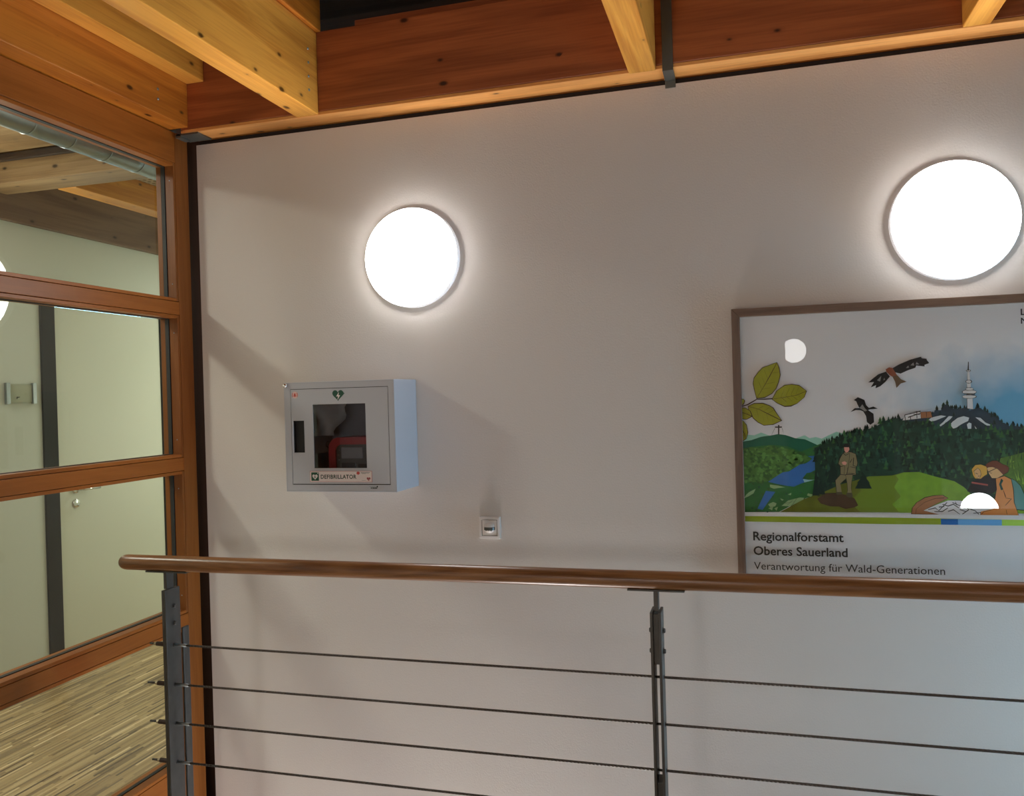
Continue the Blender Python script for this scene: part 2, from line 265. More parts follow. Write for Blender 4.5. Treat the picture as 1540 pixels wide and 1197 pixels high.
ART=[('mint',[(-0.024,1.23),(-0.022,1.243),(-0.002,1.264),(0.018,1.262),(0.04,1.271),(0.062,1.262),(0.093,1.25),(0.096,1.23)]),
('mint',[(0.152,1.252),(0.158,1.254),(0.176,1.26),(0.191,1.25),(0.21,1.254),(0.228,1.248),(0.237,1.253),(0.255,1.262),(0.273,1.27),(0.294,1.263),(0.321,1.272),(0.345,1.269),(0.353,1.253),(0.349,1.221),(0.151,1.223)]),
('hill',[(-0.025,1.205),(-0.024,1.241),(0.008,1.246),(0.04,1.257),(0.071,1.261),(0.093,1.265),(0.115,1.262),(0.146,1.251),(0.176,1.247),(0.212,1.229),(0.248,1.206),(0.162,1.177),(-0.025,1.178)]),
('ink',[(0.094,1.295),(0.098,1.295),(0.097,1.264),(0.093,1.264)]),
('ink',[(0.084,1.29),(0.106,1.29),(0.106,1.286),(0.084,1.286)]),
('ink',[(0.083,1.284),(0.073,1.263),(0.073,1.262),(0.084,1.284)]),
('ink',[(0.106,1.284),(0.112,1.264),(0.112,1.264),(0.107,1.284)]),
('valley',[(-0.024,1.218),(0.008,1.224),(0.071,1.23),(0.12,1.225),(0.163,1.207),(0.224,1.232),(0.283,1.183),(0.28,1.065),(0.22,1.068),(0.171,1.054),(0.09,1.009),(-0.026,1.007)]),
('bush',[(-0.024,1.216),(-0.015,1.218),(0.008,1.223),(0.039,1.217),(0.064,1.229),(0.095,1.22),(0.12,1.217),(0.144,1.207),(0.175,1.197),(0.193,1.184),(0.168,1.168),(0.131,1.148),(0.099,1.135),(0.061,1.112),(0.036,1.106),(-0.021,1.109)]),
('lake',[(0.058,1.108),(0.096,1.134),(0.106,1.14),(0.124,1.142),(0.131,1.147),(0.159,1.165),(0.176,1.168),(0.186,1.174),(0.197,1.184),(0.184,1.192),(0.205,1.193),(0.234,1.179),(0.217,1.167),(0.207,1.148),(0.189,1.138),(0.179,1.137),(0.165,1.119),(0.183,1.115),(0.182,1.111),(0.157,1.101),(0.138,1.092),(0.117,1.095),(0.086,1.101)]),
('lakelight',[(0.167,1.117),(0.183,1.115),(0.203,1.115),(0.182,1.109),(0.171,1.106)]),
('pale',[(0.063,1.099),(0.089,1.096),(0.111,1.09),(0.092,1.088),(0.076,1.085),(0.064,1.09)]),
('lake',[(0.05,1.078),(0.08,1.075),(0.038,1.015),(0.022,1.019)]),
('pale',[(-0.021,1.052),(-0.012,1.066),(-0.003,1.074),(0.018,1.085),(0.011,1.07),(-0.003,1.061)]),
('pale',[(0.098,1.029),(0.119,1.047),(0.156,1.057),(0.17,1.056),(0.159,1.044),(0.128,1.028)]),
('pale',[(0.056,1.034),(0.072,1.042),(0.083,1.037),(0.078,1.027),(0.062,1.024)]),
('pale',[(0.056,1.021),(0.072,1.026),(0.068,1.014)]),
('pale',[(0.119,1.067),(0.13,1.072),(0.128,1.064)]),
('pale',[(0.094,1.054),(0.106,1.049),(0.1,1.046)]),
('pale',[(0.181,1.071),(0.196,1.067),(0.19,1.059),(0.178,1.064)]),
('pale',[(0.075,1.021),(0.087,1.026),(0.082,1.013)]),
('ink',[(0.17,1.056),(0.158,1.039),(0.127,1.027),(0.096,1.011),(0.096,1.01),(0.128,1.025),(0.159,1.037),(0.172,1.055)]),
('ink',[(0.116,1.031),(0.135,1.049),(0.134,1.049),(0.115,1.031)]),
('ink',[(0.128,1.028),(0.147,1.054),(0.146,1.054),(0.127,1.028)]),
('ink',[(0.109,1.037),(0.153,1.046),(0.153,1.046),(0.109,1.038)]),
('navy',[(0.414,1.241),(0.421,1.284),(0.45,1.309),(0.495,1.306),(0.551,1.318),(0.565,1.333),(0.581,1.333),(0.587,1.345),(0.595,1.352),(0.609,1.338),(0.625,1.335),(0.65,1.34),(0.66,1.331),(0.687,1.339),(0.698,1.33),(0.714,1.321),(0.721,1.312),(0.732,1.309),(0.74,1.293),(0.755,1.29),(0.771,1.278),(0.787,1.281),(0.808,1.274),(0.86,1.282),(0.922,1.299),(0.993,1.295),(1.092,1.273),(1.178,1.298),(1.178,1.208),(0.413,1.216)]),
('snow',[(0.535,1.297),(0.553,1.311),(0.579,1.317),(0.594,1.314),(0.564,1.301),(0.547,1.297)]),
('snow',[(0.559,1.272),(0.585,1.296),(0.601,1.314),(0.612,1.313),(0.605,1.304),(0.585,1.288),(0.567,1.275)]),
('snow',[(0.598,1.278),(0.611,1.296),(0.626,1.308),(0.643,1.313),(0.658,1.308),(0.655,1.298),(0.643,1.292),(0.634,1.287),(0.622,1.278),(0.608,1.273)]),
('snow',[(0.651,1.287),(0.657,1.293),(0.664,1.29),(0.663,1.274),(0.654,1.272)]),
('snow',[(0.675,1.309),(0.689,1.307),(0.703,1.292),(0.723,1.282),(0.706,1.283),(0.689,1.296)]),
('snow',[(0.672,1.283),(0.678,1.274),(0.677,1.267)]),
('snow',[(0.55,1.308),(0.568,1.314),(0.556,1.301)]),
('forest',[(0.204,1.218),(0.228,1.229),(0.264,1.244),(0.287,1.255),(0.311,1.263),(0.346,1.269),(0.369,1.278),(0.392,1.286),(0.415,1.302),(0.45,1.311),(0.478,1.3),(0.55,1.3),(0.566,1.281),(0.615,1.275),(0.68,1.273),(0.755,1.269),(0.808,1.271),(0.942,1.275),(1.178,1.264),(1.178,1.019),(0.674,1.012),(0.644,1.087),(0.612,1.111),(0.49,1.135),(0.434,1.126),(0.365,1.123),(0.33,1.092),(0.206,1.063)]),
('reed',[(0.731,1.15),(0.742,1.183),(0.769,1.189),(0.806,1.2),(0.858,1.194),(0.94,1.211),(1.09,1.192),(1.178,1.214),(1.178,1.019),(0.754,1.013)]),
('moss',[(0.093,1.009),(0.17,1.053),(0.224,1.073),(0.284,1.101),(0.342,1.118),(0.365,1.126),(0.434,1.129),(0.468,1.139),(0.491,1.138),(0.51,1.012)]),
('mossmid',[(0.339,1.011),(0.305,1.042),(0.341,1.079),(0.336,1.107),(0.365,1.126),(0.434,1.129),(0.468,1.139),(0.491,1.138),(0.51,1.012)]),
('meadow',[(0.454,1.011),(0.432,1.037),(0.458,1.062),(0.439,1.092),(0.453,1.117),(0.445,1.129),(0.468,1.139),(0.513,1.14),(0.557,1.126),(0.612,1.111),(0.638,1.093),(0.654,1.075),(0.685,1.012)]),
('meadow',[(0.674,1.012),(0.781,1.04),(0.886,1.059),(1.038,1.065),(1.178,1.05),(1.178,1.015)]),
('fir',[(0.194,1.064),(0.199,1.094),(0.198,1.094),(0.203,1.119),(0.202,1.119),(0.207,1.148),(0.211,1.119),(0.21,1.119),(0.214,1.094),(0.213,1.094),(0.216,1.064)]),
('fir',[(0.21,1.067),(0.214,1.083),(0.213,1.083),(0.218,1.097),(0.218,1.097),(0.223,1.113),(0.227,1.097),(0.226,1.097),(0.231,1.083),(0.23,1.083),(0.234,1.068)]),
('fir',[(0.324,1.087),(0.333,1.105),(0.33,1.105),(0.342,1.12),(0.34,1.12),(0.35,1.138),(0.36,1.12),(0.358,1.12),(0.369,1.105),(0.366,1.105),(0.374,1.087)]),
('fir',[(0.239,1.106),(0.246,1.133),(0.244,1.133),(0.253,1.156),(0.251,1.156),(0.259,1.183),(0.266,1.156),(0.265,1.156),(0.272,1.133),(0.27,1.133),(0.275,1.106)]),
('rock',[(0.209,1.053),(0.222,1.063),(0.238,1.071),(0.257,1.073),(0.28,1.07),(0.304,1.065),(0.322,1.055),(0.332,1.033),(0.321,1.027),(0.294,1.021),(0.273,1.029),(0.249,1.029),(0.219,1.038)]),
('ink',[(0.211,1.06),(0.239,1.071),(0.269,1.072),(0.269,1.073),(0.238,1.072),(0.211,1.062)]),
('ink',[(0.289,1.201),(0.295,1.206),(0.314,1.206),(0.329,1.2),(0.335,1.17),(0.333,1.16),(0.328,1.157),(0.328,1.13),(0.306,1.129),(0.281,1.13),(0.28,1.16),(0.274,1.166),(0.28,1.186)]),
('khaki',[(0.29,1.199),(0.296,1.204),(0.314,1.204),(0.328,1.198),(0.333,1.17),(0.331,1.161),(0.327,1.157),(0.327,1.132),(0.306,1.131),(0.282,1.132),(0.282,1.161),(0.276,1.167),(0.282,1.185)]),
('ink',[(0.282,1.134),(0.301,1.13),(0.298,1.12),(0.278,1.102),(0.284,1.071),(0.268,1.07),(0.264,1.113)]),
('khaki',[(0.282,1.132),(0.3,1.129),(0.297,1.119),(0.28,1.103),(0.284,1.073),(0.269,1.072),(0.266,1.113)]),
('ink',[(0.296,1.133),(0.319,1.134),(0.314,1.105),(0.313,1.086),(0.315,1.066),(0.307,1.058),(0.298,1.063),(0.301,1.079),(0.3,1.105)]),
('khaki',[(0.297,1.131),(0.318,1.132),(0.313,1.103),(0.312,1.087),(0.315,1.068),(0.307,1.06),(0.298,1.065),(0.302,1.081),(0.301,1.103)]),
('ink',[(0.293,1.221),(0.31,1.222),(0.311,1.212),(0.307,1.204),(0.3,1.201),(0.294,1.209)]),
('skin',[(0.294,1.221),(0.31,1.221),(0.31,1.212),(0.306,1.205),(0.3,1.202),(0.295,1.209)]),
('ink',[(0.291,1.22),(0.291,1.225),(0.296,1.231),(0.305,1.232),(0.312,1.227),(0.312,1.215),(0.31,1.215),(0.309,1.22)]),
('skin',[(0.286,1.172),(0.295,1.175),(0.302,1.17),(0.298,1.163),(0.289,1.164)]),
('ink',[(0.31,1.199),(0.306,1.161),(0.299,1.132),(0.301,1.132),(0.307,1.161),(0.311,1.199)]),
('ink',[(0.321,1.186),(0.319,1.16),(0.327,1.158),(0.327,1.16),(0.321,1.161),(0.323,1.186)]),
('ink',[(0.311,1.157),(0.325,1.153),(0.326,1.155),(0.311,1.158)]),
('ink',[(0.283,1.157),(0.294,1.16),(0.292,1.132),(0.293,1.132),(0.295,1.161),(0.282,1.159)]),
('ink',[(0.317,1.183),(0.31,1.171),(0.312,1.17),(0.318,1.183)]),
('ink',[(0.303,1.154),(0.301,1.136),(0.324,1.134),(0.324,1.136),(0.302,1.137),(0.304,1.154)]),
('ink',[(0.296,1.114),(0.287,1.107),(0.288,1.106),(0.297,1.112)]),
('ink',[(0.291,1.2),(0.298,1.193),(0.311,1.2),(0.31,1.201),(0.298,1.195),(0.292,1.202)]),
('boot',[(0.268,1.076),(0.284,1.076),(0.286,1.068),(0.268,1.066)]),
('boot',[(0.298,1.073),(0.314,1.074),(0.317,1.062),(0.307,1.057),(0.297,1.062)]),
('ink',[(0.486,1.007),(0.489,1.026),(0.502,1.044),(0.527,1.061),(0.553,1.067),(0.579,1.068),(0.594,1.058),(0.558,1.039),(0.521,1.017),(0.567,1.006)]),
('log',[(0.488,1.008),(0.491,1.027),(0.504,1.044),(0.528,1.059),(0.551,1.065),(0.577,1.067),(0.592,1.058),(0.556,1.039),(0.522,1.019),(0.566,1.007)]),
('ink',[(0.5,1.009),(0.502,1.024),(0.525,1.044),(0.557,1.057),(0.582,1.058),(0.582,1.06),(0.556,1.058),(0.525,1.045),(0.501,1.024),(0.499,1.009)]),
('ink',[(0.521,1.019),(0.555,1.036),(0.591,1.051),(0.625,1.052),(0.659,1.046),(0.729,1.027),(0.713,1.008),(0.686,1.005),(0.565,1.007)]),
('map',[(0.522,1.019),(0.556,1.036),(0.592,1.051),(0.625,1.051),(0.658,1.046),(0.728,1.027),(0.712,1.008),(0.685,1.005),(0.566,1.007)]),
('ink',[(0.535,1.021),(0.556,1.026),(0.566,1.018),(0.59,1.044),(0.589,1.046),(0.565,1.02),(0.556,1.029),(0.535,1.023)]),
('ink',[(0.553,1.015),(0.576,1.015),(0.592,1.027),(0.591,1.029),(0.576,1.018),(0.553,1.017)]),
('ink',[(0.576,1.038),(0.592,1.032),(0.607,1.038),(0.622,1.027),(0.623,1.029),(0.607,1.041),(0.592,1.035),(0.577,1.04)]),
('ink',[(0.592,1.016),(0.607,1.021),(0.624,1.008),(0.625,1.009),(0.607,1.024),(0.591,1.018)]),
('ink',[(0.632,1.008),(0.651,1.022),(0.649,1.024),(0.631,1.01)]),
('ink',[(0.642,1.027),(0.667,1.019),(0.677,1.008),(0.678,1.01),(0.668,1.021),(0.643,1.03)]),
('ink',[(0.604,1.044),(0.627,1.033),(0.643,1.044),(0.642,1.046),(0.627,1.035),(0.605,1.046)]),
('ink',[(0.662,1.011),(0.683,1.014),(0.682,1.016),(0.662,1.013)]),
('ink',[(0.566,1.029),(0.582,1.031),(0.581,1.033),(0.566,1.032)]),
('ink',[(0.612,1.047),(0.616,1.036),(0.618,1.037),(0.613,1.048)]),
('ink',[(0.624,1.022),(0.642,1.016),(0.643,1.018),(0.625,1.024)]),
('ink',[(0.767,1.121),(0.778,1.115),(0.794,1.099),(0.803,1.074),(0.819,1.063),(0.822,1.02),(0.774,1.024),(0.768,1.086)]),
('teal',[(0.768,1.119),(0.779,1.113),(0.793,1.097),(0.801,1.074),(0.817,1.063),(0.821,1.022),(0.775,1.026),(0.77,1.085)]),
('ink',[(0.727,1.121),(0.75,1.129),(0.769,1.119),(0.775,1.086),(0.776,1.046),(0.787,1.006),(0.681,1.004),(0.682,1.016),(0.717,1.025),(0.727,1.087)]),
('shirt',[(0.727,1.119),(0.75,1.127),(0.768,1.117),(0.773,1.085),(0.774,1.047),(0.786,1.007),(0.682,1.006),(0.684,1.018),(0.718,1.026),(0.728,1.085)]),
('ink',[(0.679,1.12),(0.708,1.129),(0.727,1.116),(0.729,1.085),(0.717,1.073),(0.646,1.079),(0.653,1.096),(0.665,1.112)]),
('top',[(0.68,1.119),(0.708,1.128),(0.726,1.116),(0.728,1.085),(0.716,1.074),(0.647,1.079),(0.654,1.096),(0.666,1.112)]),
('redband',[(0.659,1.105),(0.682,1.101),(0.704,1.097),(0.705,1.102),(0.682,1.106),(0.66,1.11)]),
('ink',[(0.66,1.149),(0.67,1.162),(0.686,1.164),(0.704,1.157),(0.704,1.132),(0.696,1.128),(0.685,1.117),(0.669,1.119),(0.663,1.129)]),
('hair',[(0.661,1.148),(0.671,1.161),(0.686,1.163),(0.703,1.156),(0.703,1.133),(0.695,1.128),(0.685,1.119),(0.67,1.12),(0.664,1.13)]),
('ink',[(0.666,1.143),(0.678,1.153),(0.685,1.145),(0.687,1.132),(0.681,1.118),(0.671,1.124)]),
('face',[(0.667,1.142),(0.678,1.152),(0.684,1.144),(0.686,1.133),(0.681,1.119),(0.671,1.124)]),
('ink',[(0.671,1.135),(0.678,1.133),(0.678,1.134),(0.672,1.137)]),
('ink',[(0.678,1.126),(0.683,1.127),(0.683,1.128),(0.678,1.128)]),
('ink',[(0.702,1.153),(0.715,1.159),(0.731,1.152),(0.749,1.131),(0.73,1.12),(0.716,1.12),(0.707,1.135)]),
('face',[(0.703,1.152),(0.716,1.158),(0.731,1.151),(0.747,1.131),(0.73,1.121),(0.716,1.121),(0.708,1.135)]),
('ink',[(0.698,1.161),(0.705,1.169),(0.718,1.175),(0.731,1.176),(0.747,1.164),(0.759,1.159),(0.764,1.152),(0.761,1.139),(0.748,1.131),(0.732,1.149),(0.719,1.155),(0.702,1.154)]),
('brown',[(0.699,1.161),(0.706,1.168),(0.719,1.174),(0.731,1.174),(0.746,1.163),(0.758,1.159),(0.763,1.152),(0.76,1.14),(0.747,1.132),(0.732,1.15),(0.721,1.155),(0.703,1.154)]),
('ink',[(0.707,1.139),(0.728,1.15),(0.728,1.152),(0.706,1.141)]),
('ink',[(0.708,1.139),(0.715,1.135),(0.716,1.136),(0.708,1.14)]),
('ink',[(0.741,1.119),(0.735,1.102),(0.74,1.085),(0.743,1.086),(0.739,1.102),(0.744,1.118)]),
('tealdark',[(0.742,1.118),(0.735,1.102),(0.74,1.084),(0.746,1.086),(0.741,1.102),(0.747,1.114)]),
('ink',[(0.693,1.017),(0.713,1.023),(0.713,1.024),(0.692,1.018)]),
('ink',[(0.751,1.06),(0.768,1.057),(0.768,1.058),(0.751,1.061)]),
('ink',[(0.751,1.037),(0.768,1.057),(0.767,1.058),(0.75,1.038)]),
('ink',[(0.746,1.082),(0.751,1.063),(0.753,1.063),(0.747,1.083)]),
('ink',[(0.752,1.024),(0.754,1.01),(0.755,1.01),(0.753,1.024)]),
('ink',[(0.685,1.009),(0.693,1.019),(0.692,1.02),(0.684,1.01)]),
('ink',[(0.652,1.371),(0.669,1.371),(0.669,1.333),(0.652,1.335)]),
('white',[(0.653,1.37),(0.668,1.37),(0.669,1.334),(0.653,1.337)]),
('ink',[(0.653,1.421),(0.664,1.421),(0.664,1.398),(0.653,1.398)]),
('white',[(0.653,1.42),(0.664,1.42),(0.664,1.399),(0.654,1.399)]),
('ink',[(0.656,1.455),(0.661,1.455),(0.663,1.42),(0.654,1.42)]),
('white',[(0.656,1.454),(0.661,1.454),(0.663,1.421),(0.655,1.422)]),
('ink',[(0.68,1.373),(0.678,1.37),(0.672,1.368),(0.664,1.367),(0.654,1.367),(0.646,1.369),(0.641,1.371),(0.639,1.374),(0.641,1.376),(0.646,1.378),(0.654,1.38),(0.665,1.38),(0.673,1.378),(0.678,1.375)]),
('white',[(0.678,1.373),(0.676,1.371),(0.671,1.369),(0.663,1.368),(0.655,1.368),(0.647,1.369),(0.642,1.371),(0.64,1.374),(0.642,1.376),(0.647,1.378),(0.655,1.379),(0.664,1.379),(0.671,1.377),(0.676,1.375)]),
('ink',[(0.68,1.387),(0.678,1.384),(0.673,1.382),(0.664,1.38),(0.654,1.38),(0.646,1.383),(0.641,1.385),(0.639,1.388),(0.641,1.391),(0.647,1.394),(0.655,1.395),(0.665,1.395),(0.673,1.393),(0.678,1.39)]),
('white',[(0.679,1.387),(0.677,1.385),(0.671,1.382),(0.664,1.381),(0.655,1.382),(0.648,1.383),(0.642,1.385),(0.641,1.388),(0.642,1.391),(0.648,1.393),(0.655,1.394),(0.664,1.394),(0.672,1.392),(0.677,1.39)]),
('ink',[(0.672,1.396),(0.671,1.395),(0.668,1.393),(0.663,1.392),(0.657,1.392),(0.652,1.393),(0.65,1.395),(0.649,1.397),(0.65,1.399),(0.653,1.401),(0.657,1.402),(0.664,1.402),(0.668,1.4),(0.671,1.398)]),
('white',[(0.671,1.396),(0.67,1.395),(0.667,1.394),(0.663,1.393),(0.658,1.393),(0.654,1.394),(0.651,1.395),(0.65,1.397),(0.651,1.399),(0.654,1.4),(0.658,1.401),(0.663,1.4),(0.667,1.4),(0.67,1.398)]),
('ink',[(0.644,1.382),(0.675,1.379),(0.676,1.382),(0.644,1.384)]),
('ink',[(0.645,1.378),(0.674,1.376),(0.674,1.377),(0.645,1.379)]),
('ink',[(0.668,1.419),(0.667,1.417),(0.664,1.415),(0.661,1.414),(0.656,1.414),(0.653,1.416),(0.65,1.418),(0.65,1.42),(0.65,1.422),(0.653,1.424),(0.656,1.425),(0.661,1.425),(0.665,1.424),(0.667,1.422)]),
('white',[(0.666,1.419),(0.665,1.418),(0.663,1.416),(0.66,1.415),(0.657,1.416),(0.654,1.416),(0.652,1.418),(0.651,1.42),(0.652,1.422),(0.654,1.423),(0.657,1.424),(0.66,1.424),(0.663,1.423),(0.665,1.421)]),
('ink',[(0.665,1.453),(0.665,1.452),(0.663,1.451),(0.66,1.45),(0.657,1.45),(0.654,1.451),(0.652,1.453),(0.652,1.454),(0.652,1.455),(0.654,1.456),(0.657,1.457),(0.66,1.457),(0.663,1.456),(0.665,1.455)]),
('white',[(0.664,1.453),(0.663,1.452),(0.662,1.452),(0.66,1.451),(0.657,1.451),(0.655,1.452),(0.654,1.453),(0.653,1.454),(0.654,1.455),(0.655,1.455),(0.657,1.456),(0.66,1.456),(0.662,1.455),(0.663,1.454)]),
('ink',[(0.658,1.481),(0.66,1.481),(0.66,1.454),(0.656,1.454)]),
('ink',[(0.467,1.302),(0.476,1.32),(0.504,1.331),(0.522,1.329),(0.524,1.308),(0.477,1.303)]),
('white',[(0.468,1.303),(0.477,1.32),(0.503,1.33),(0.521,1.328),(0.523,1.309),(0.478,1.304)]),
('ink',[(0.474,1.32),(0.477,1.293),(0.479,1.293),(0.476,1.32)]),
('ink',[(0.509,1.332),(0.509,1.309),(0.511,1.309),(0.511,1.332)]),
('ink',[(0.485,1.311),(0.521,1.324),(0.52,1.326),(0.484,1.314)]),
('ink',[(0.49,1.316),(0.491,1.304),(0.493,1.304),(0.492,1.316)]),
('ink',[(0.5,1.321),(0.519,1.32),(0.519,1.322),(0.5,1.323)]),
('ink',[(0.475,1.319),(0.521,1.33),(0.521,1.333),(0.474,1.321)]),
('ink',[(0.52,1.329),(0.551,1.33),(0.555,1.311),(0.521,1.309)]),
('cabin',[(0.521,1.328),(0.55,1.329),(0.553,1.311),(0.522,1.309)]),
('ink',[(0.536,1.328),(0.537,1.312),(0.538,1.312),(0.538,1.328)]),
('inkbird',[(0.443,1.469),(0.462,1.48),(0.495,1.494),(0.526,1.502),(0.528,1.497),(0.542,1.495),(0.542,1.491),(0.546,1.486),(0.549,1.481),(0.535,1.476),(0.536,1.471),(0.512,1.475),(0.509,1.468),(0.488,1.461),(0.466,1.451),(0.449,1.456)]),
('inkbird',[(0.424,1.459),(0.401,1.451),(0.387,1.44),(0.371,1.426),(0.388,1.427),(0.378,1.41),(0.394,1.417),(0.392,1.407),(0.406,1.413),(0.421,1.426),(0.435,1.443)]),
('birdgrey',[(0.495,1.476),(0.504,1.485),(0.506,1.475)]),
('birdgrey',[(0.482,1.468),(0.489,1.476),(0.491,1.469)]),
('birdgrey',[(0.51,1.478),(0.513,1.486),(0.521,1.478)]),
('birdgrey',[(0.397,1.432),(0.41,1.446),(0.406,1.428)]),
('birdgrey',[(0.415,1.431),(0.418,1.439),(0.421,1.434)]),
('rust',[(0.423,1.466),(0.433,1.472),(0.443,1.47),(0.452,1.454),(0.457,1.444),(0.452,1.441),(0.442,1.442),(0.434,1.448),(0.425,1.458)]),
('tail',[(0.442,1.443),(0.457,1.446),(0.467,1.433),(0.483,1.425),(0.466,1.42),(0.453,1.406),(0.45,1.425)]),
('inkbird',[(0.327,1.371),(0.339,1.38),(0.358,1.371),(0.363,1.354),(0.371,1.345),(0.384,1.349),(0.397,1.342),(0.372,1.34),(0.368,1.338),(0.384,1.326),(0.385,1.299),(0.374,1.291),(0.364,1.3),(0.362,1.319),(0.354,1.334),(0.346,1.338),(0.332,1.339),(0.316,1.333),(0.329,1.345),(0.343,1.345),(0.337,1.358),(0.334,1.367)]),
('birdgrey',[(0.343,1.345),(0.352,1.357),(0.359,1.344),(0.366,1.337),(0.359,1.334),(0.35,1.341)]),
('inkbrown',[(0.028,1.383),(0.021,1.414),(0.018,1.434),(0.021,1.452),(0.036,1.472),(0.05,1.486),(0.074,1.494),(0.096,1.502),(0.103,1.483),(0.106,1.459),(0.1,1.435),(0.092,1.415),(0.078,1.398),(0.054,1.385)]),
('leaf',[(0.029,1.385),(0.023,1.415),(0.02,1.435),(0.023,1.451),(0.038,1.471),(0.051,1.484),(0.073,1.492),(0.095,1.5),(0.101,1.482),(0.104,1.459),(0.098,1.436),(0.09,1.416),(0.077,1.4),(0.055,1.388)]),
('inkbrown',[(0.03,1.385),(0.056,1.427),(0.073,1.456),(0.096,1.499),(0.095,1.5),(0.071,1.457),(0.055,1.428),(0.029,1.385)]),
('leafdark',[(0.046,1.413),(0.072,1.417),(0.072,1.418),(0.046,1.414)]),
('leafdark',[(0.046,1.414),(0.037,1.44),(0.036,1.439),(0.045,1.414)]),
('leafdark',[(0.056,1.43),(0.087,1.435),(0.086,1.436),(0.056,1.431)]),
('leafdark',[(0.056,1.431),(0.045,1.462),(0.045,1.461),(0.055,1.431)]),
('leafdark',[(0.066,1.448),(0.095,1.452),(0.095,1.452),(0.066,1.448)]),
('leafdark',[(0.066,1.448),(0.056,1.477),(0.055,1.477),(0.065,1.448)]),
('leafdark',[(0.076,1.465),(0.1,1.468),(0.1,1.469),(0.075,1.466)]),
('leafdark',[(0.076,1.465),(0.067,1.489),(0.067,1.489),(0.075,1.465)]),
('inkbrown',[(0.076,1.38),(0.091,1.407),(0.104,1.417),(0.117,1.426),(0.141,1.428),(0.163,1.424),(0.186,1.404),(0.178,1.384),(0.155,1.364),(0.136,1.355),(0.116,1.354),(0.093,1.366)]),
('leaf',[(0.078,1.38),(0.093,1.406),(0.106,1.416),(0.118,1.424),(0.14,1.426),(0.162,1.422),(0.184,1.404),(0.176,1.384),(0.154,1.365),(0.135,1.358),(0.116,1.357),(0.095,1.367)]),
('inkbrown',[(0.078,1.38),(0.124,1.386),(0.155,1.391),(0.184,1.403),(0.183,1.404),(0.154,1.392),(0.123,1.387),(0.078,1.381)]),
('leafdark',[(0.104,1.386),(0.121,1.371),(0.122,1.372),(0.105,1.387)]),
('leafdark',[(0.105,1.386),(0.115,1.407),(0.114,1.407),(0.104,1.386)]),
('leafdark',[(0.12,1.389),(0.14,1.372),(0.141,1.372),(0.121,1.39)]),
('leafdark',[(0.121,1.39),(0.133,1.414),(0.132,1.415),(0.12,1.39)]),
('leafdark',[(0.136,1.393),(0.155,1.376),(0.156,1.377),(0.137,1.393)]),
('leafdark',[(0.137,1.393),(0.148,1.416),(0.147,1.417),(0.136,1.393)]),
('leafdark',[(0.152,1.396),(0.168,1.382),(0.168,1.383),(0.152,1.397)]),
('leafdark',[(0.152,1.396),(0.162,1.416),(0.161,1.416),(0.152,1.397)]),
('inkbrown',[(-0,1.36),(0.021,1.369),(0.048,1.369),(0.068,1.361),(0.081,1.352),(0.093,1.331),(0.107,1.309),(0.079,1.296),(0.049,1.294),(0.031,1.304),(0.016,1.318),(0.002,1.341)]),
('leaf',[(0.002,1.359),(0.022,1.367),(0.048,1.366),(0.067,1.359),(0.079,1.351),(0.091,1.331),(0.105,1.31),(0.077,1.298),(0.049,1.296),(0.032,1.306),(0.018,1.319),(0.004,1.341)]),
('inkbrown',[(0.001,1.358),(0.034,1.348),(0.062,1.332),(0.104,1.309),(0.105,1.311),(0.063,1.334),(0.035,1.349),(0.002,1.359)]),
('leafdark',[(0.027,1.346),(0.033,1.323),(0.034,1.323),(0.028,1.346)]),
('leafdark',[(0.028,1.346),(0.049,1.357),(0.048,1.358),(0.027,1.347)]),
('leafdark',[(0.043,1.339),(0.049,1.311),(0.05,1.311),(0.043,1.339)]),
('leafdark',[(0.043,1.339),(0.068,1.352),(0.067,1.353),(0.043,1.339)]),
('leafdark',[(0.058,1.332),(0.065,1.305),(0.065,1.306),(0.059,1.332)]),
('leafdark',[(0.059,1.331),(0.082,1.344),(0.082,1.345),(0.058,1.332)]),
('leafdark',[(0.074,1.325),(0.079,1.303),(0.08,1.303),(0.074,1.325)]),
('leafdark',[(0.074,1.324),(0.093,1.335),(0.093,1.335),(0.074,1.325)]),
('inkbrown',[(-0.026,1.355),(-0.008,1.355),(0.008,1.344),(0.015,1.325),(-0.004,1.315),(-0.026,1.316)]),
('leaf',[(-0.026,1.353),(-0.008,1.353),(0.006,1.343),(0.012,1.326),(-0.004,1.317),(-0.026,1.318)]),
('inkbrown',[(-0.026,1.339),(-0.01,1.335),(0.011,1.325),(0.012,1.327),(-0.01,1.337),(-0.026,1.341)]),
('leafdark',[(-0.017,1.336),(-0.015,1.328),(-0.014,1.329),(-0.016,1.337)]),
('leafdark',[(-0.017,1.336),(-0.01,1.34),(-0.01,1.341),(-0.017,1.337)]),
('leafdark',[(-0.012,1.334),(-0.008,1.325),(-0.008,1.325),(-0.011,1.334)]),
('leafdark',[(-0.011,1.334),(-0.003,1.339),(-0.003,1.34),(-0.011,1.335)]),
('leafdark',[(-0.006,1.332),(-0.003,1.323),(-0.002,1.323),(-0.005,1.332)]),
('leafdark',[(-0.005,1.332),(0.003,1.337),(0.002,1.338),(-0.006,1.333)]),
('leafdark',[(-0,1.33),(0.002,1.322),(0.003,1.323),(0,1.33)]),
('leafdark',[(0,1.33),(0.007,1.334),(0.006,1.335),(-0,1.33)]),
('inkbrown',[(-0.026,1.317),(-0.016,1.312),(-0.005,1.298),(-0.001,1.272),(-0.007,1.251),(-0.023,1.24),(-0.026,1.243)]),
('leaf',[(-0.026,1.315),(-0.016,1.31),(-0.006,1.296),(-0.003,1.273),(-0.008,1.253),(-0.022,1.243),(-0.026,1.245)]),
('inkbrown',[(-0.026,1.293),(-0.013,1.266),(-0.012,1.253),(-0.01,1.253),(-0.011,1.267),(-0.026,1.294)]),
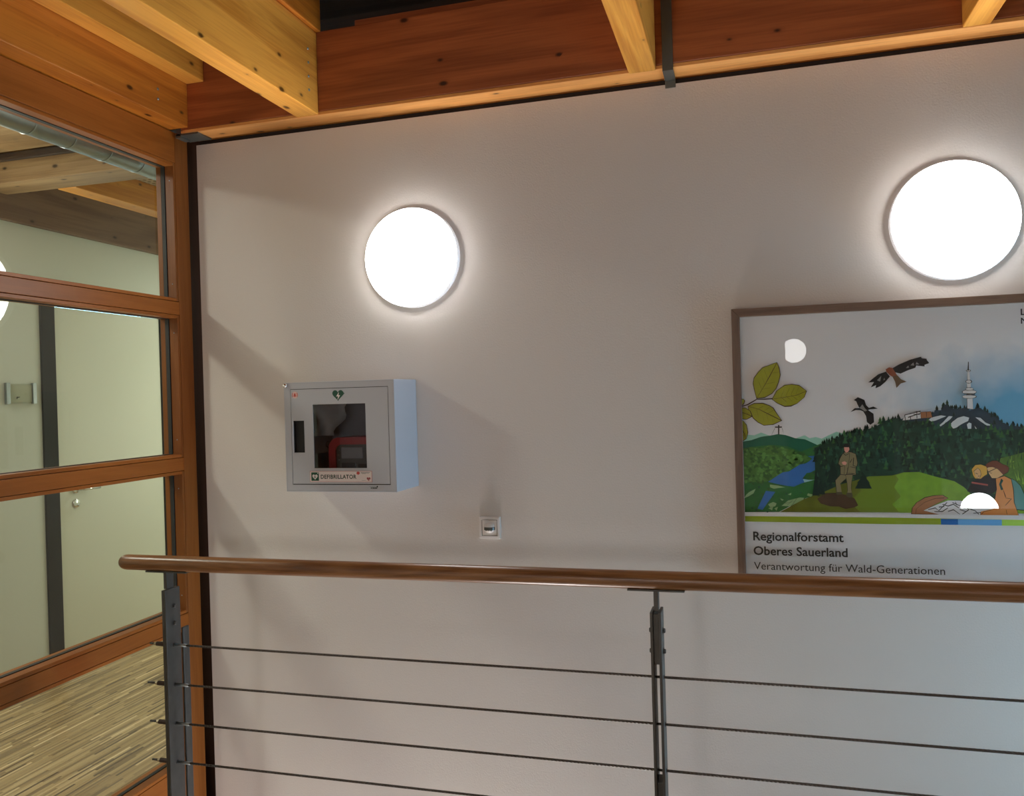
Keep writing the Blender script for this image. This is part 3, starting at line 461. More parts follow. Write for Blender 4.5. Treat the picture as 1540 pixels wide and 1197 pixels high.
('leafdark',[(-0.024,1.284),(-0.026,1.276),(-0.026,1.275),(-0.023,1.283)]),
('leafdark',[(-0.023,1.283),(-0.015,1.281),(-0.015,1.281),(-0.023,1.284)]),
('leafdark',[(-0.021,1.278),(-0.026,1.268),(-0.025,1.268),(-0.02,1.277)]),
('leafdark',[(-0.021,1.277),(-0.011,1.274),(-0.011,1.275),(-0.021,1.278)]),
('leafdark',[(-0.019,1.271),(-0.023,1.263),(-0.022,1.262),(-0.018,1.271)]),
('leafdark',[(-0.018,1.271),(-0.009,1.268),(-0.009,1.269),(-0.018,1.272)]),
('leafdark',[(-0.016,1.265),(-0.02,1.258),(-0.019,1.258),(-0.015,1.265)]),
('leafdark',[(-0.016,1.265),(-0.008,1.263),(-0.008,1.264),(-0.016,1.266)]),
('inkbrown',[(-0.026,1.385),(-0.013,1.384),(-0.008,1.377),(-0.012,1.366),(-0.023,1.357),(-0.026,1.358)]),
('leaf',[(-0.025,1.383),(-0.014,1.382),(-0.01,1.376),(-0.014,1.368),(-0.022,1.359),(-0.026,1.36)]),
('inkbrown',[(-0.026,1.355),(0.001,1.363),(0.03,1.38),(0.054,1.379),(0.078,1.38),(0.078,1.384),(0.054,1.383),(0.029,1.383),(-0.001,1.366),(-0.026,1.358)]),
('paper',[(-0.026,1.008),(0.409,1.007),(0.801,1.008),(1.178,1.008),(1.178,0.987),(-0.026,0.976)]),
('olive',[(-0.026,0.995),(0.408,0.996),(0.801,0.994),(1.178,0.994),(1.178,0.977),(0.8,0.978),(0.408,0.975),(-0.026,0.977)]),
('blue',[(0.57,0.994),(0.618,0.994),(0.618,0.976),(0.57,0.976)]),
('bluelight',[(0.618,0.994),(0.739,0.994),(0.739,0.976),(0.618,0.976)]),
('lime',[(0.739,0.994),(0.801,0.994),(1.178,0.994),(1.178,0.977),(0.739,0.976)])]
# ================================================================== SETTING
def cap_wall(name, pieces, m, loc):
    bm = bmesh.new()
    for p in pieces: bx(bm, *p)
    return struct(obj(name, bm, m, None, loc))
cap_wall('wall_back', [(-2.108, 1.9, 0, .2, -2.8, 2.459)], M['plaster'], (0, .1, -2.8))
gapo = struct(box('trim_1', (-2.108, 1.9, .02, .2, 2.459, 2.481), M['gap']))
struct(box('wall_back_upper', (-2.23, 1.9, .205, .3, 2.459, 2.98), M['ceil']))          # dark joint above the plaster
box('shaded_recess', (-2.24, -2.113, .05, .08, -2.8, 2.60), M['recess_shade'], gapo)  # recess beside the frame, its shade put into the dark brown
cap_wall('wall_left', [(-2.2, -2.1, -5.6, -1.64, -2.8, 2.50)], M['plaster'], (-2.15, -2.9, -2.8))
struct(box('wall_left_lower', (-2.34, -2.24, -1.70, .2, -2.8, -.2), M['plaster']))
struct(box('wall_left_lower', (-2.30, -2.2, -5.6, -1.70, -2.8, -.2), M['plaster']))
cap_wall('wall_right', [(2.9, 3.1, -5.6, -.85, -2.8, 3.2), (2.1, 2.9, -1.0, -.85, -2.8, 3.2), (1.9, 2.1, -1.0, -.80, -2.8, 3.2), (1.9, 2.1, -.80, .2, 1.3, 3.2), (1.9, 2.1, -.80, .2, -2.8, -.4), (1.9, 2.1, -.05, .2, -.4, 1.3)], M['plaster'], (2.5, -2.8, -2.8))  # unseen; jog added to bring the window nearer and steepen its light falloff
cap_wall('wall_front', [(-2.2, .322, -5.75, -5.6, -2.8, 3.2), (1.354, 2.9, -5.75, -5.6, -2.8, 3.2), (.322, 1.354, -5.75, -5.6, 2.0, 3.2), (.322, 1.354, -5.75, -5.6, -2.8, 0)], M['plaster'], (0, -5.7, -2.8))
cap_wall('wall_front_room', [(-.6, 2.6, -8.8, -8.65, 0, 2.6), (-.75, -.6, -8.8, -5.75, 0, 2.6), (2.6, 2.75, -8.8, -5.75, 0, 2.6)], M['plaster'], (1, -8.7, 0))
struct(box('floor_front_room', (-.6, 2.6, -8.65, -5.6, -.2, 0), M['floor']))
struct(box('ceiling_front_room', (-.75, 2.75, -8.8, -5.75, 2.6, 2.7), M['white']))
door2 = struct(empty('door_2', (.84, -5.6, 0)))
box('door_frame', (.322, .362, -5.66, -5.575, 0, 2.0), M['white'], door2, .003)
box('door_frame', (1.314, 1.354, -5.66, -5.575, 0, 2.0), M['white'], door2, .003)
box('door_frame', (.322, 1.354, -5.66, -5.575, 1.962, 2.0), M['white'], door2, .003)
cl = struct(empty('trim_2', (2.4, -5.6, 0)))                                           # white boarding beside the door
for i in range(14): box('plank', (1.73, 2.88, -5.6, -5.582, .136 * i + .1, .136 * i + .23), M['white'], cl, .002)
box('upright', (2.315, 2.375, -5.583, -5.55, .1, 2.03), M['lampring'], cl)
box('upright', (1.70, 1.735, -5.6, -5.57, .1, 2.03), M['lampring'], cl)
struct(box('lamp_cutoff', (1.62, 2.4, -5.48, -5.38, 0, .269), M['plaster']))  # unseen block added to cut the low lamp's mirrored disc in half
struct(box('floor', (-2.1, 2.9, -5.6, -.69, -.25, 0), M['floor']))
struct(box('floor_lower', (-2.3, 3.1, -5.6, .2, -3.0, -2.8), M['floordark']))
# unseen window of the stairwell, placed for its cool daylight
w3 = struct(empty('window_2', (2.0, -.45, -.4)))
for q in ((1.96, 2.04, -.80, -.74, -.4, 1.3), (1.96, 2.04, -.11, -.05, -.4, 1.3), (1.96, 2.04, -.74, -.11, -.4, -.34), (1.96, 2.04, -.74, -.11, 1.24, 1.3), (1.96, 2.04, -.74, -.11, .42, .48)):
    box('window_frame', q, M['white'], w3)
box('window_pane', (1.995, 2.005, -.74, -.11, -.34, .42), M['clear'], w3)
box('window_pane', (1.995, 2.005, -.74, -.11, .48, 1.24), M['clear'], w3)

# ceiling boards above the joists
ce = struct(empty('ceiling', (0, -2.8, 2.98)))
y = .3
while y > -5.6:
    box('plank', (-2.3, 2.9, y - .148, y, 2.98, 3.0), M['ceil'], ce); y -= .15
# ------------------------------------------------------------------ timber
def beam(name, b, m, label, group=None, bev=.004, extra=None):
    o = box(name, b, m, None, bev); tag(o, label, 'beam', group, 'thing'); return o
wb = beam('wall_beam', (-2.112, 1.9, -.09, .2, 2.4935, 2.79), M['beam'], 'long dark reddish timber beam lying along the top of the white wall')
box('lit_underside_strip', (-2.111, 1.9, -.0895, .0195, 2.4812, 2.4930), M['underside_lit'], wb, .001)  # beam underside as a paler strip, its light put into the colour
ub = beam('blocking_beam', (-1.38, 1.9, -.03, .2, 2.79, 2.84), M['beam'], 'set-back dark timber strip on top of the long wall beam')
eb = beam('edge_beam', (-2.2, -2.076, -5.6, -.09, 2.50, 2.979), M['edge'], 'orange knotty beam directly above the glazed partition')
j0 = beam('ceiling_joist', (-2.074, -1.998, -5.6, -.092, 2.668, 2.979), M['joist'], 'narrow joist tight against the orange beam above the glazed partition', 'timber joists under the ceiling')
j1 = beam('ceiling_joist', (-1.597, -1.506, -5.6, -.092, 2.481, 2.785), M['joist'], 'broad-sided joist meeting the wall beam up and left of the defibrillator lamp', 'timber joists under the ceiling')
j2 = beam('ceiling_joist', (-.352, -.263, -5.6, -.092, 2.476, 2.785), M['joist'], 'joist beside the grey steel strap near the middle of the wall beam', 'timber joists under the ceiling')
j3 = beam('ceiling_joist', (.648, .724, -5.6, -.092, 2.481, 2.785), M['joist'], 'short stretch of joist above the lamp over the framed poster', 'timber joists under the ceiling')
u1 = beam('upper_plank', (-1.63, -1.49, -5.6, -.085, 2.787, 2.979), M['edge'], 'slightly wider timber lying on top of the broad-sided joist', bev=.006)
for i, x in enumerate((-.30, .69)): beam('upper_plank', (x - .06, x + .055, -5.6, -.085, 2.787, 2.979), M['edge'], ['timber lying on top of the joist beside the grey strap', 'timber lying on top of the joist above the poster lamp'][i], bev=.006)
# screws driven into the two left timbers
for par, pts in ((j1, [(-1.505, -.16, z) for z in (2.55, 2.60, 2.65, 2.70)]), (eb, [(-2.075, -.26, z) for z in (2.555, 2.592)])):
    for p in pts:
        bm = bmesh.new(); lathe(bm, [(0, .003), (.004, .0025), (.0055, 0)], 10, Matrix.Translation(p) @ Matrix.Rotation(math.pi / 2, 4, 'Y'))
        obj('screw_head', bm, M['galv'], par, p)
st = empty('steel_strap', (-.224, -.093, 2.47))
tag(st, 'flat grey steel strap wrapping down over the wall beam', 'strap')
box('strap_leg', (-.2415, -.2065, -.097, -.091, 2.476, 2.80), M['strap'], st, .001)
box('strap_foot', (-.2415, -.2065, -.097, -.0015, 2.470, 2.4765), M['strap'], st, .001)
box('strap_tab', (-.2415, -.2065, -.0045, -.0006, 2.446, 2.472), M['strap'], st, .001)
cb = empty('corner_bracket', (-2.10, -.05, 2.478)); tag(cb, 'small grey metal bracket under the beam corner at top of partition', 'bracket')
box('plate', (-2.135, -2.035, -.088, -.002, 2.474, 2.4800), M['strap'], cb)
box('flange', (-2.137, -2.114, -.088, -.03, 2.4665, 2.480), M['strap'], cb)

# ------------------------------------------------------------------ glazed partition
g = struct(empty('window_1', (-2.16, -.8, -.28)))
F, FZ = M['frame'], M['frame_z']
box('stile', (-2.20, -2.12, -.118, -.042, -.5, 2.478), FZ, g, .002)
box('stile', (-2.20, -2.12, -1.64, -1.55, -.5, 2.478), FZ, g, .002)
rails = [('head_rail', 2.359, 2.478), ('transom', 1.767, 1.817), ('transom', 1.161, 1.211), ('transom', .553, .605), ('bottom_rail', -.5, .030)]
for n, z0, z1 in rails: box(n, (-2.199, -2.1205, -1.55, -.118, z0, z1), F, g, .0015)
bays = [(1.817, 2.359), (1.211, 1.767), (.605, 1.161), (.030, .553)]
G = .0018
for z0, z1 in bays:
    a, b = -1.55, -.118
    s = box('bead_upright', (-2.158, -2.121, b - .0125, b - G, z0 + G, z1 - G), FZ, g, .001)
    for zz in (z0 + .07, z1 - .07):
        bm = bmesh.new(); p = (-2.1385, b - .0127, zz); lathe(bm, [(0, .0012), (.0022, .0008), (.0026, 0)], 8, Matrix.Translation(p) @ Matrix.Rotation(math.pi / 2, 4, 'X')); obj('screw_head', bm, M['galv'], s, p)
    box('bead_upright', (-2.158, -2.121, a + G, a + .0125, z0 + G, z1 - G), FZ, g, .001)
    box('bead', (-2.158, -2.121, a + .0125, b - .0125, z0 + G, z0 + .0135), F, g, .001)
    box('bead', (-2.158, -2.121, a + .0125, b - .0125, z1 - .0135, z1 - G), F, g, .001)
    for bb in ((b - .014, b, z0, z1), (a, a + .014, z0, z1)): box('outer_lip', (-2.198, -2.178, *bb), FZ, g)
    for bb in ((a + .014, b - .014, z0, z0 + .014), (a + .014, b - .014, z1 - .014, z1)): box('outer_lip', (-2.198, -2.178, *bb), F, g)
    for bb in ((b - .0155, b - .011, z0 + .011, z1 - .011), (a + .011, a + .0155, z0 + .011, z1 - .011), (a + .0155, b - .0155, z0 + .011, z0 + .0155), (a + .0155, b - .0155, z1 - .0155, z1 - .011)):
        box('gasket', (-2.176, -2.160, *bb), M['black'], g)
    box('glass_pane', (-2.171, -2.165, a + .012, b - .012, z0 + .012, z1 - .012), M['glass'], g)

# the partition sits a little behind the corner of the plaster: move it out along the sight lines
CAMP = Vector((0, -2.85, 1.42)); SF = 1.0165
for o in [g] + list(g.children_recursive):
    if o is g: o.location = CAMP + (o.location - CAMP) * SF
    else: o.location = o.location * SF
    if o.type == 'MESH':
        for v in o.data.vertices: v.co *= SF

# ------------------------------------------------------------------ corridor behind the glass
cap_wall('wall_corridor', [(-3.75, -3.55, -5.6, .611, 0, 2.62), (-3.75, -3.55, 1.60, 3.4, 0, 2.62), (-3.75, -3.55, .611, 1.60, 2.06, 2.62)], M['cream'], (-3.65, 0, 0))
cap_wall('wall_corridor_end', [(-3.75, -2.1, 3.4, 3.55, 0, 2.62), (-3.75, -2.2, -5.75, -5.6, -.2, 2.62), (-2.2, -2.115, .2, 3.4, 0, 2.62)], M['cream'], (-2.9, 3.4, 0))
fl = struct(box('floor_corridor', (-3.75, -2.2, -5.6, 3.4, -.2, -.0012), M['floorbase']))
# industrial parquet: narrow upright strips, tinted one by one
bm = bmesh.new(); cl_ = bm.loops.layers.color.new('tint')
y_lo, y_hi, sw = -1.7, 2.2, .0105
x = -3.55; rnd = random.Random(3)
while x < -2.2:
    y = y_lo - rnd.random() * .3
    while y < y_hi:
        ln = rnd.choice((.16, .2, .25, .3)) * rnd.uniform(.9, 1.1)
        v = rnd.gauss(.55, .13); hot = rnd.random()
        if hot < .05: v = rnd.uniform(.85, 1)
        elif hot > .96: v = rnd.uniform(0, .12)
        vs = [bm.verts.new(c) for c in ((x + .0002, y, 0), (x + sw - .0002, y, 0), (x + sw - .0002, y + ln - .0006, 0), (x + .0002, y + ln - .0006, 0))]
        h = rnd.uniform(-.0002, .0003)
        top = [bm.verts.new((q.co.x, q.co.y, h)) for q in vs]
        for q in vs: q.co.z = -.0012
        f = bm.faces.new(top); sd = [bm.faces.new([vs[i], vs[(i + 1) % 4], top[(i + 1) % 4], top[i]]) for i in range(4)]
        for ff in [f] + sd:
            for l in ff.loops: l[cl_] = (v, v, v, 1)
        y += ln
    x += sw
pm = bpy.data.materials.new('parquet_strips'); pm.use_nodes = True; nt = pm.node_tree; pb = nt.nodes['Principled BSDF']; pb.inputs['Roughness'].default_value = .33
at = nt.nodes.new('ShaderNodeVertexColor'); at.layer_name = 'tint'
rp = nt.nodes.new('ShaderNodeValToRGB'); rp.color_ramp.elements[0].color = (.10, .06, .025, 1); rp.color_ramp.elements[1].color = (.80, .62, .36, 1)
e = rp.color_ramp.elements.new(.3); e.color = (.42, .29, .13, 1); e = rp.color_ramp.elements.new(.7); e.color = (.62, .46, .24, 1)
nt.links.new(at.outputs[0], rp.inputs[0]); nt.links.new(rp.outputs[0], pb.inputs['Base Color'])
ps = obj('parquet_strip', bm, pm, fl, (-2.9, 0, 0)); ps['kind'] = 'stuff'
# door with its dark frame
d1 = struct(empty('door_1', (-3.55, 1.1, 0)))
box('door_frame', (-3.56, -3.538, .611, .701, .0, 2.04), M['doorframe'], d1, .002)
box('door_frame', (-3.56, -3.538, 1.52, 1.60, .0, 2.04), M['doorframe'], d1, .002)
box('door_frame', (-3.56, -3.538, .701, 1.52, 1.96, 2.04), M['doorframe'], d1, .002)
lf = box('door_leaf', (-3.60, -3.545, .704, 1.517, .008, 1.957), M['doorleaf'], d1, .002)
def disc(name, parent, c, r, h, m, ax):
    bm = bmesh.new(); R = {'X': Matrix.Rotation(math.pi / 2, 4, 'Y'), 'Y': Matrix.Rotation(math.pi / 2, 4, 'X')}[ax]
    lathe(bm, [(0, h), (r * .85, h), (r, h * .6), (r, 0), (0, 0)], 24, Matrix.Translation(c) @ R); return obj(name, bm, m, parent, c)
disc('lock_rosette', lf, (-3.545, .813, .893), .024, .009, M['chrome'], 'X')
disc('handle_rosette', lf, (-3.545, .813, .972), .025, .009, M['chrome'], 'X')
bm = bmesh.new(); tube(bm, [(-3.54, .813, .972), (-3.50, .813, .972), (-3.49, .825, .972), (-3.49, .93, .970)], .0095, 10); obj('door_handle', bm, M['chrome'], lf, (-3.54, .813, .972))
sg = empty('door_sign', (-3.55, .478, 1.44)); tag(sg, 'small clear door sign plate in metal clips on the white corridor wall', 'sign')
box('sign_plate', (-3.542, -3.538, .395, .562, 1.446, 1.545), M['acryl'], sg, .001)
box('paper_insert', (-3.5425, -3.5422, .412, .545, 1.452, 1.54), mat('sign_paper', (.62, .63, .54), .7), sg)
for yy in (.388, .546): box('clip', (-3.549, -3.534, yy, yy + .022, 1.443, 1.55), M['galv'], sg, .001)
bm = bmesh.new()
for q in ((.448, .462, 1.475, 1.4795), (.448, .4525, 1.468, 1.4795), (.462, .468, 1.4765, 1.4795)): bx(bm, -3.5378, -3.5376, *q)
obj('printed_mark', bm, M['doorframe'], sg, (-3.5377, .455, 1.468))
# timber of the corridor ceiling
beam('corridor_wall_beam', (-3.549, -3.51, -5.59, 3.39, 2.36, 2.619), M['cedge'], 'dull brown beam above the white wall behind the glass')
beam('corridor_cross_beam', (-3.508, -2.202, .228, .402, 2.4825, 2.619), M['cbeam'], 'beam crossing the corridor behind the top pane, passing over the duct')
beam('corridor_joist', (-3.20, -3.09, .404, 3.39, 2.48, 2.619), M['joist'], 'short joist running back from the crossing beam behind the top pane')
beam('corridor_gap_shade', (-3.505, -2.225, .205, .226, 2.58, 2.615), M['black'], 'thin black strip put in for the dark gap above the crossing corridor beam')  # black strip added as the shade in the gap under the ceiling
pf = bpy.data.materials.new('perforated_panel'); pf.use_nodes = True; nt = pf.node_tree; N = nt.nodes.new
tc = N('ShaderNodeTexCoord'); sc_ = N('ShaderNodeVectorMath'); sc_.operation = 'SCALE'; sc_.inputs['Scale'].default_value = 28; fr = N('ShaderNodeVectorMath'); fr.operation = 'FRACTION'
sb = N('ShaderNodeVectorMath'); sb.operation = 'SUBTRACT'; sb.inputs[1].default_value = (.5, .5, 0); mz = N('ShaderNodeVectorMath'); mz.operation = 'MULTIPLY'; mz.inputs[1].default_value = (1, 1, 0)
le = N('ShaderNodeVectorMath'); le.operation = 'LENGTH'; gt = N('ShaderNodeMath'); gt.operation = 'GREATER_THAN'; gt.inputs[1].default_value = .27; mx = N('ShaderNodeMixRGB')
mx.inputs[1].default_value = (.12, .10, .07, 1); mx.inputs[2].default_value = (.55, .47, .34, 1)
L = nt.links.new; L(tc.outputs['Object'], sc_.inputs[0]); L(sc_.outputs[0], fr.inputs[0]); L(fr.outputs[0], sb.inputs[0]); L(sb.outputs[0], mz.inputs[0]); L(mz.outputs[0], le.inputs[0]); L(le.outputs['Value'], gt.inputs[0]); L(gt.outputs[0], mx.inputs[0]); L(mx.outputs[0], nt.nodes['Principled BSDF'].inputs['Base Color'])
cc = struct(box('ceiling_corridor', (-3.75, -2.2, .404, 3.4, 2.62, 2.68), pf))
ce2 = struct(box('ceiling_corridor_boards', (-3.75, -2.2, -5.6, .402, 2.62, 2.68), M['cbeam']))
# spiral duct
dk = empty('ventilation_duct', (-2.4, 0, 2.43)); tag(dk, 'round galvanised ventilation duct under the corridor ceiling behind the glass', 'duct')
bm = bmesh.new(); n = 60; tube(bm, [(-2.4, -2.6 + i * .1, 2.43) for i in range(n)], .0505, 28); obj('pipe', bm, M['galv'], dk, (-2.4, 0, 2.43))
for i in range(22):
    yy = -2.5 + i * .178
    bm = bmesh.new(); tube(bm, [(-2.4, yy, 2.43), (-2.4, yy + .006, 2.43)], .052, 28); obj('seam', bm, M['galv'], dk, (-2.4, yy, 2.43))
for yy in (-1.4, .9):
    bm = bmesh.new(); tube(bm, [(-2.4, yy, 2.48), (-2.4, yy, 2.619)], .004, 6); obj('hanger', bm, M['galv'], dk, (-2.4, yy, 2.48))

# ------------------------------------------------------------------ lamps
def lamp(name, label, loc, rot, r=.185, depth=.032, group='round opal lamps', m=None, dome=.03):
    t = empty(name, loc); t.rotation_euler = rot; tag(t, label, 'lamp', group)
    q = WORLD[t.name]; WORLD[t.name] = (0, 0, 0)
    bm = bmesh.new(); lathe(bm, [(0, .0005), (r * .95, .0005), (r - .001, .004), (r - .001, depth - .003), (r - .004, depth), (r - .012, depth)], 56); obj('base_ring', bm, M['lamprim'], t)
    s = .017; R = r - .004
    prof = [(R - .0005, depth + .0006)] + [(R - s + s * math.cos(a), depth + s * math.sin(a)) for a in (.12, .35, .65, .95, 1.25)]
    r1, z1 = prof[-1]; prof += [(r1 * k, z1 + dome * (1 - k * k)) for k in (.85, .6, .3, 0)]
    bm = bmesh.new(); lathe(bm, prof, 56); obj('diffuser', bm, m or M['opal'], t)
    WORLD[t.name] = q; return t
FWD = (math.pi / 2, 0, 0); BCK = (-math.pi / 2, 0, 0)
lamp('wall_lamp', 'glowing round white lamp on the wall above the defibrillator cabinet', (-1.180, 0, 1.936), FWD)
lamp('wall_lamp', 'glowing round white lamp on the wall above the framed poster', (.628, 0, 1.920), FWD)
opal_c = emit('opal_corridor', (1, .95, .8), 24.0)
opal_d = emit('opal_down', (1, .98, .90), 225.0)
lamp('wall_lamp', 'round lamp on the corridor wall behind the glass, cut by the photo edge', (-3.55, -.03, 2.0), (0, math.pi / 2, 0), m=opal_c)
lamp('ceiling_lamp', 'round lamp under the corridor ceiling beyond the partition, throwing bar shadows on the wall', (-3.18, -1.19, 2.6195), (math.pi, 0, 0), r=.105, m=opal_d, dome=.004, depth=.02)
opal_b = emit('opal_opposite', LAMP_COL, 14.0)
lamp('wall_lamp', 'round lamp in the opposite doorway, mirrored beside the leaves on the poster', (.60, -8.65, 1.89), BCK, r=.16, m=opal_b)
lamp('wall_lamp', 'low round lamp on the opposite wall, mirrored near the map on the poster', (2.0, -5.58, .25), BCK, r=.16, m=emit('opal_low', (.95, .98, 1), 60.0))
lamp('wall_lamp', 'round lamp on the opposite wall that throws the handrail shadow', (-.75, -5.6, 1.36), BCK, m=emit('opal_rear', (1, .98, .96), 62.0))

# ------------------------------------------------------------------ railing
ra = empty('railing', (0, -.65, 0)); tag(ra, 'balustrade with round wooden handrail, dark steel posts and four taut steel cables', 'railing')
RZ, RY, RR = .9165, -.65, .0245
bm = bmesh.new(); xs = [-1.955, -1.9535, -1.950, -1.944, -1.937, -1.928] + [-1.9 + i * .1 for i in range(36)] + [1.70]
rr = [.012, .0165, .0195, .0222, .0238, RR] + [RR] * 37
tube(bm, [(a, RY, RZ) for a in xs], rr, 28); obj('handrail', bm, M['rail'], ra, (0, RY, RZ))
wz = [.659, .5335, .4105, .2875]
for xc, end in ((-1.7785, True), (-.247, False)):
    p = empty('post', (xc, RY, -.25)); p.parent = ra; p.location = Vector((xc, RY, -.25)) - Vector(WORLD[ra.name])
    bars = []
    for s in (-1, 1):
        bm = bmesh.new()
        x0, x1 = (xc + .007, xc + .0145) if s > 0 else (xc - .0145, xc - .007)
        if end and s < 0: x0, x1 = xc - .0005, xc + .0065                # the end post is closed up
        vs = bx(bm, x0, x1, RY - .034, RY + .034, -.25, .838, .0015)
        obj('flat_bar', bm, M['steel'], p, (xc + s * .0107, RY, -.25))
    if not end:
        box('web_plate', (xc - .0069, xc + .0069, RY - .026, RY + .026, .70, .833), M['steel'], p, .001)
        box('web_plate', (xc - .0069, xc + .0069, RY - .026, RY + .026, .02, .388), M['steel'], p, .001)
    box('rail_stub', (xc - .0055, xc + .0065, RY - .016, RY + .016, .8385, .8905), M['steel'], p, .001)
    box('saddle_plate', (xc - .075, xc + .075, RY - .014, RY + .014, .8885, .8935), M['steel'], p, .001)
    for z in (.782, .727):
        for s in (-1, 1):
            if end and s < 0: continue
            bm = bmesh.new(); c = (xc + s * .0146, RY + .004, z)
            lathe(bm, [(0, .007), (.005, .0068), (.0065, .005), (.0065, .001), (.009, .001), (.009, 0)], 6, Matrix.Translation(c) @ Matrix.Rotation(s * math.pi / 2, 4, 'Y'), smooth=False); obj('bolt', bm, M['steel'], p, c)
    if end:
        bm = bmesh.new(); bx(bm, xc + .010, xc + .018, -.610, -.580, -.25, .703, .003); obj('stiffener', bm, M['steel'], p, (xc + .016, -.594, -.25))
    for z in wz:
        for s in ((-1, 1) if not end else (1,)):
            bm = bmesh.new(); c = (xc + s * .0146, RY, z); lathe(bm, [(0, .0006), (.0062, .0006), (.0066, 0)], 14, Matrix.Translation(c) @ Matrix.Rotation(s * math.pi / 2, 4, 'Y')); obj('cable_hole', bm, M['black'], p, c)
rope = M['rope']
# twist of the strands as a slanted wave bump
nt = rope.node_tree; wv = nt.nodes.new('ShaderNodeTexWave'); wv.wave_type = 'BANDS'; wv.bands_direction = 'DIAGONAL'; wv.inputs['Scale'].default_value = 60; tcc = nt.nodes.new('ShaderNodeTexCoord'); nt.links.new(tcc.outputs['Object'], wv.inputs['Vector'])
for n_ in nt.nodes:
    if n_.type == 'BUMP': nt.links.new(wv.outputs['Fac'], n_.inputs['Height']); n_.inputs['Distance'].default_value = .002
for i, z in enumerate(wz):
    bm = bmesh.new(); tube(bm, [(-1.779 + k * .18, RY, z) for k in range(20)], .0036, 8); c = obj('cable', bm, rope, ra, (0, RY, z))
    jx = (0, -.012, -.008, -.004)[i]
    bm = bmesh.new(); tube(bm, [(-1.7635, RY, z), (-1.718 - jx * .3, RY, z)], .0048, 10); obj('end_sleeve', bm, M['galv'], c, (-1.75, RY, z))
    bm = bmesh.new()
    prof = [(-1.7792, .006)] 
    for k in range(12):
        xx = -1.7795 - k * .0042
        prof += [(xx - .0008, .0072), (xx - .0026, .0072), (xx - .0036, .0056)]
    tube(bm, [(a, RY, z) for a, _ in prof], [b for _, b in prof], 14); obj('tension_spring', bm, M['spring'], c, (-1.815, RY, z))
    xe = -1.8298
    bm = bmesh.new(); tube(bm, [(xe, RY, z), (xe - .002, RY, z), (xe - .007, RY, z), (xe - .0085, RY, z)], [.0066, .0068, .0062, .004], 6, smooth=False); obj('nut', bm, M['brass'], c, (xe, RY, z))
    bm = bmesh.new(); tube(bm, [(xe - .008, RY, z), (xe - .0245 + jx, RY, z)], .0036, 8); obj('threaded_tip', bm, M['steel'], c, (xe - .012, RY, z))

# ------------------------------------------------------------------ defibrillator cabinet
X0, X1, YF, Z0, Z1 = -1.621, -1.186, -.2, 1.090, 1.486
ca = empty('defibrillator_cabinet', ((X0 + X1) / 2, -.1, Z0)); tag(ca, 'pale grey wall cabinet with small window, green heart and the word defibrillator', 'cabinet')
bm = bmesh.new(); t = .004
bx(bm, X0, X1, -.004, -.001, Z0, Z1)
bx(bm, X0, X0 + t, YF, -.004, Z0, Z1, .0012); bx(bm, X1 - t, X1, YF, -.004, Z0, Z1, .0012)
bx(bm, X0 + t, X1 - t, YF, -.004, Z1 - t, Z1, .0012); bx(bm, X0 + t, X1 - t, YF, -.004, Z0, Z0 + t, .0012)
obj('body', bm, M['cab'], ca, ((X0 + X1) / 2, -.1, Z0))
bm = bmesh.new(); bx(bm, X0 + .005, X1 - .005, -.0065, -.0045, Z0 + .005, Z1 - .005); obj('inner_back', bm, M['cabin'], ca, ((X0 + X1) / 2, -.006, Z0))
dx0, dx1, dz0, dz1 = -1.593, -1.211, 1.1185, 1.4600
bm = bmesh.new()
for b in ((X0 + t, dx0 - .002, Z0 + t, Z1 - t), (dx1 + .002, X1 - t, Z0 + t, Z1 - t), (dx0 - .002, dx1 + .002, dz1 + .002, Z1 - t), (dx0 - .002, dx1 + .002, Z0 + t, dz0 - .003)):
    bx(bm, b[0], b[1], YF, YF + .004, b[2], b[3])
obj('front_rim', bm, M['cab'], ca, ((X0 + X1) / 2, YF, Z0))
bm = bmesh.new()
for b in ((X0 + t, dx0 + .006, Z0 + t, Z1 - t), (dx1 - .006, X1 - t, Z0 + t, Z1 - t), (dx0 + .006, dx1 - .006, dz1 - .006, Z1 - t), (dx0 + .006, dx1 - .006, Z0 + t, dz0 + .006)): bx(bm, b[0], b[1], YF + .0095, YF + .011, b[2], b[3])
obj('door_stop', bm, M['gap'], ca, ((X0 + X1) / 2, YF, Z0))
wx0, wx1, wz0, wz1 = -1.5055, -1.298, 1.175, 1.404
hx0, hx1, hz0, hz1 = -1.586, -1.542, 1.2315, 1.347
bm = bmesh.new()
for b in ((dx0, hx0, dz0, dz1), (hx0, hx1, dz0, hz0), (hx0, hx1, hz1, dz1), (hx1, wx0, dz0, dz1), (wx0, wx1, dz0, wz0), (wx0, wx1, wz1, dz1), (wx1, dx1, dz0, dz1)):
    bx(bm, b[0], b[1], YF, YF + .003, b[2], b[3])
bmesh.ops.remove_doubles(bm, verts=bm.verts[:], dist=1e-5)
do = obj('door', bm, M['cab'], ca, (dx0, YF, dz0))
box('window', (wx0 - .004, wx1 + .004, YF + .0032, YF + .0062, wz0 - .004, wz1 + .004), M['cabglass'], do)
bm = bmesh.new(); bx(bm, hx0 - .001, hx1 + .001, YF + .016, YF + .018, hz0 - .001, hz1 + .001)
bx(bm, hx0 - .001, hx0, YF + .003, YF + .016, hz0, hz1); bx(bm, hx1, hx1 + .001, YF + .003, YF + .016, hz0, hz1)
tag(obj('handle_recess', bm, M['black'], do, (hx0, YF, hz0)), 'black recessed grip')
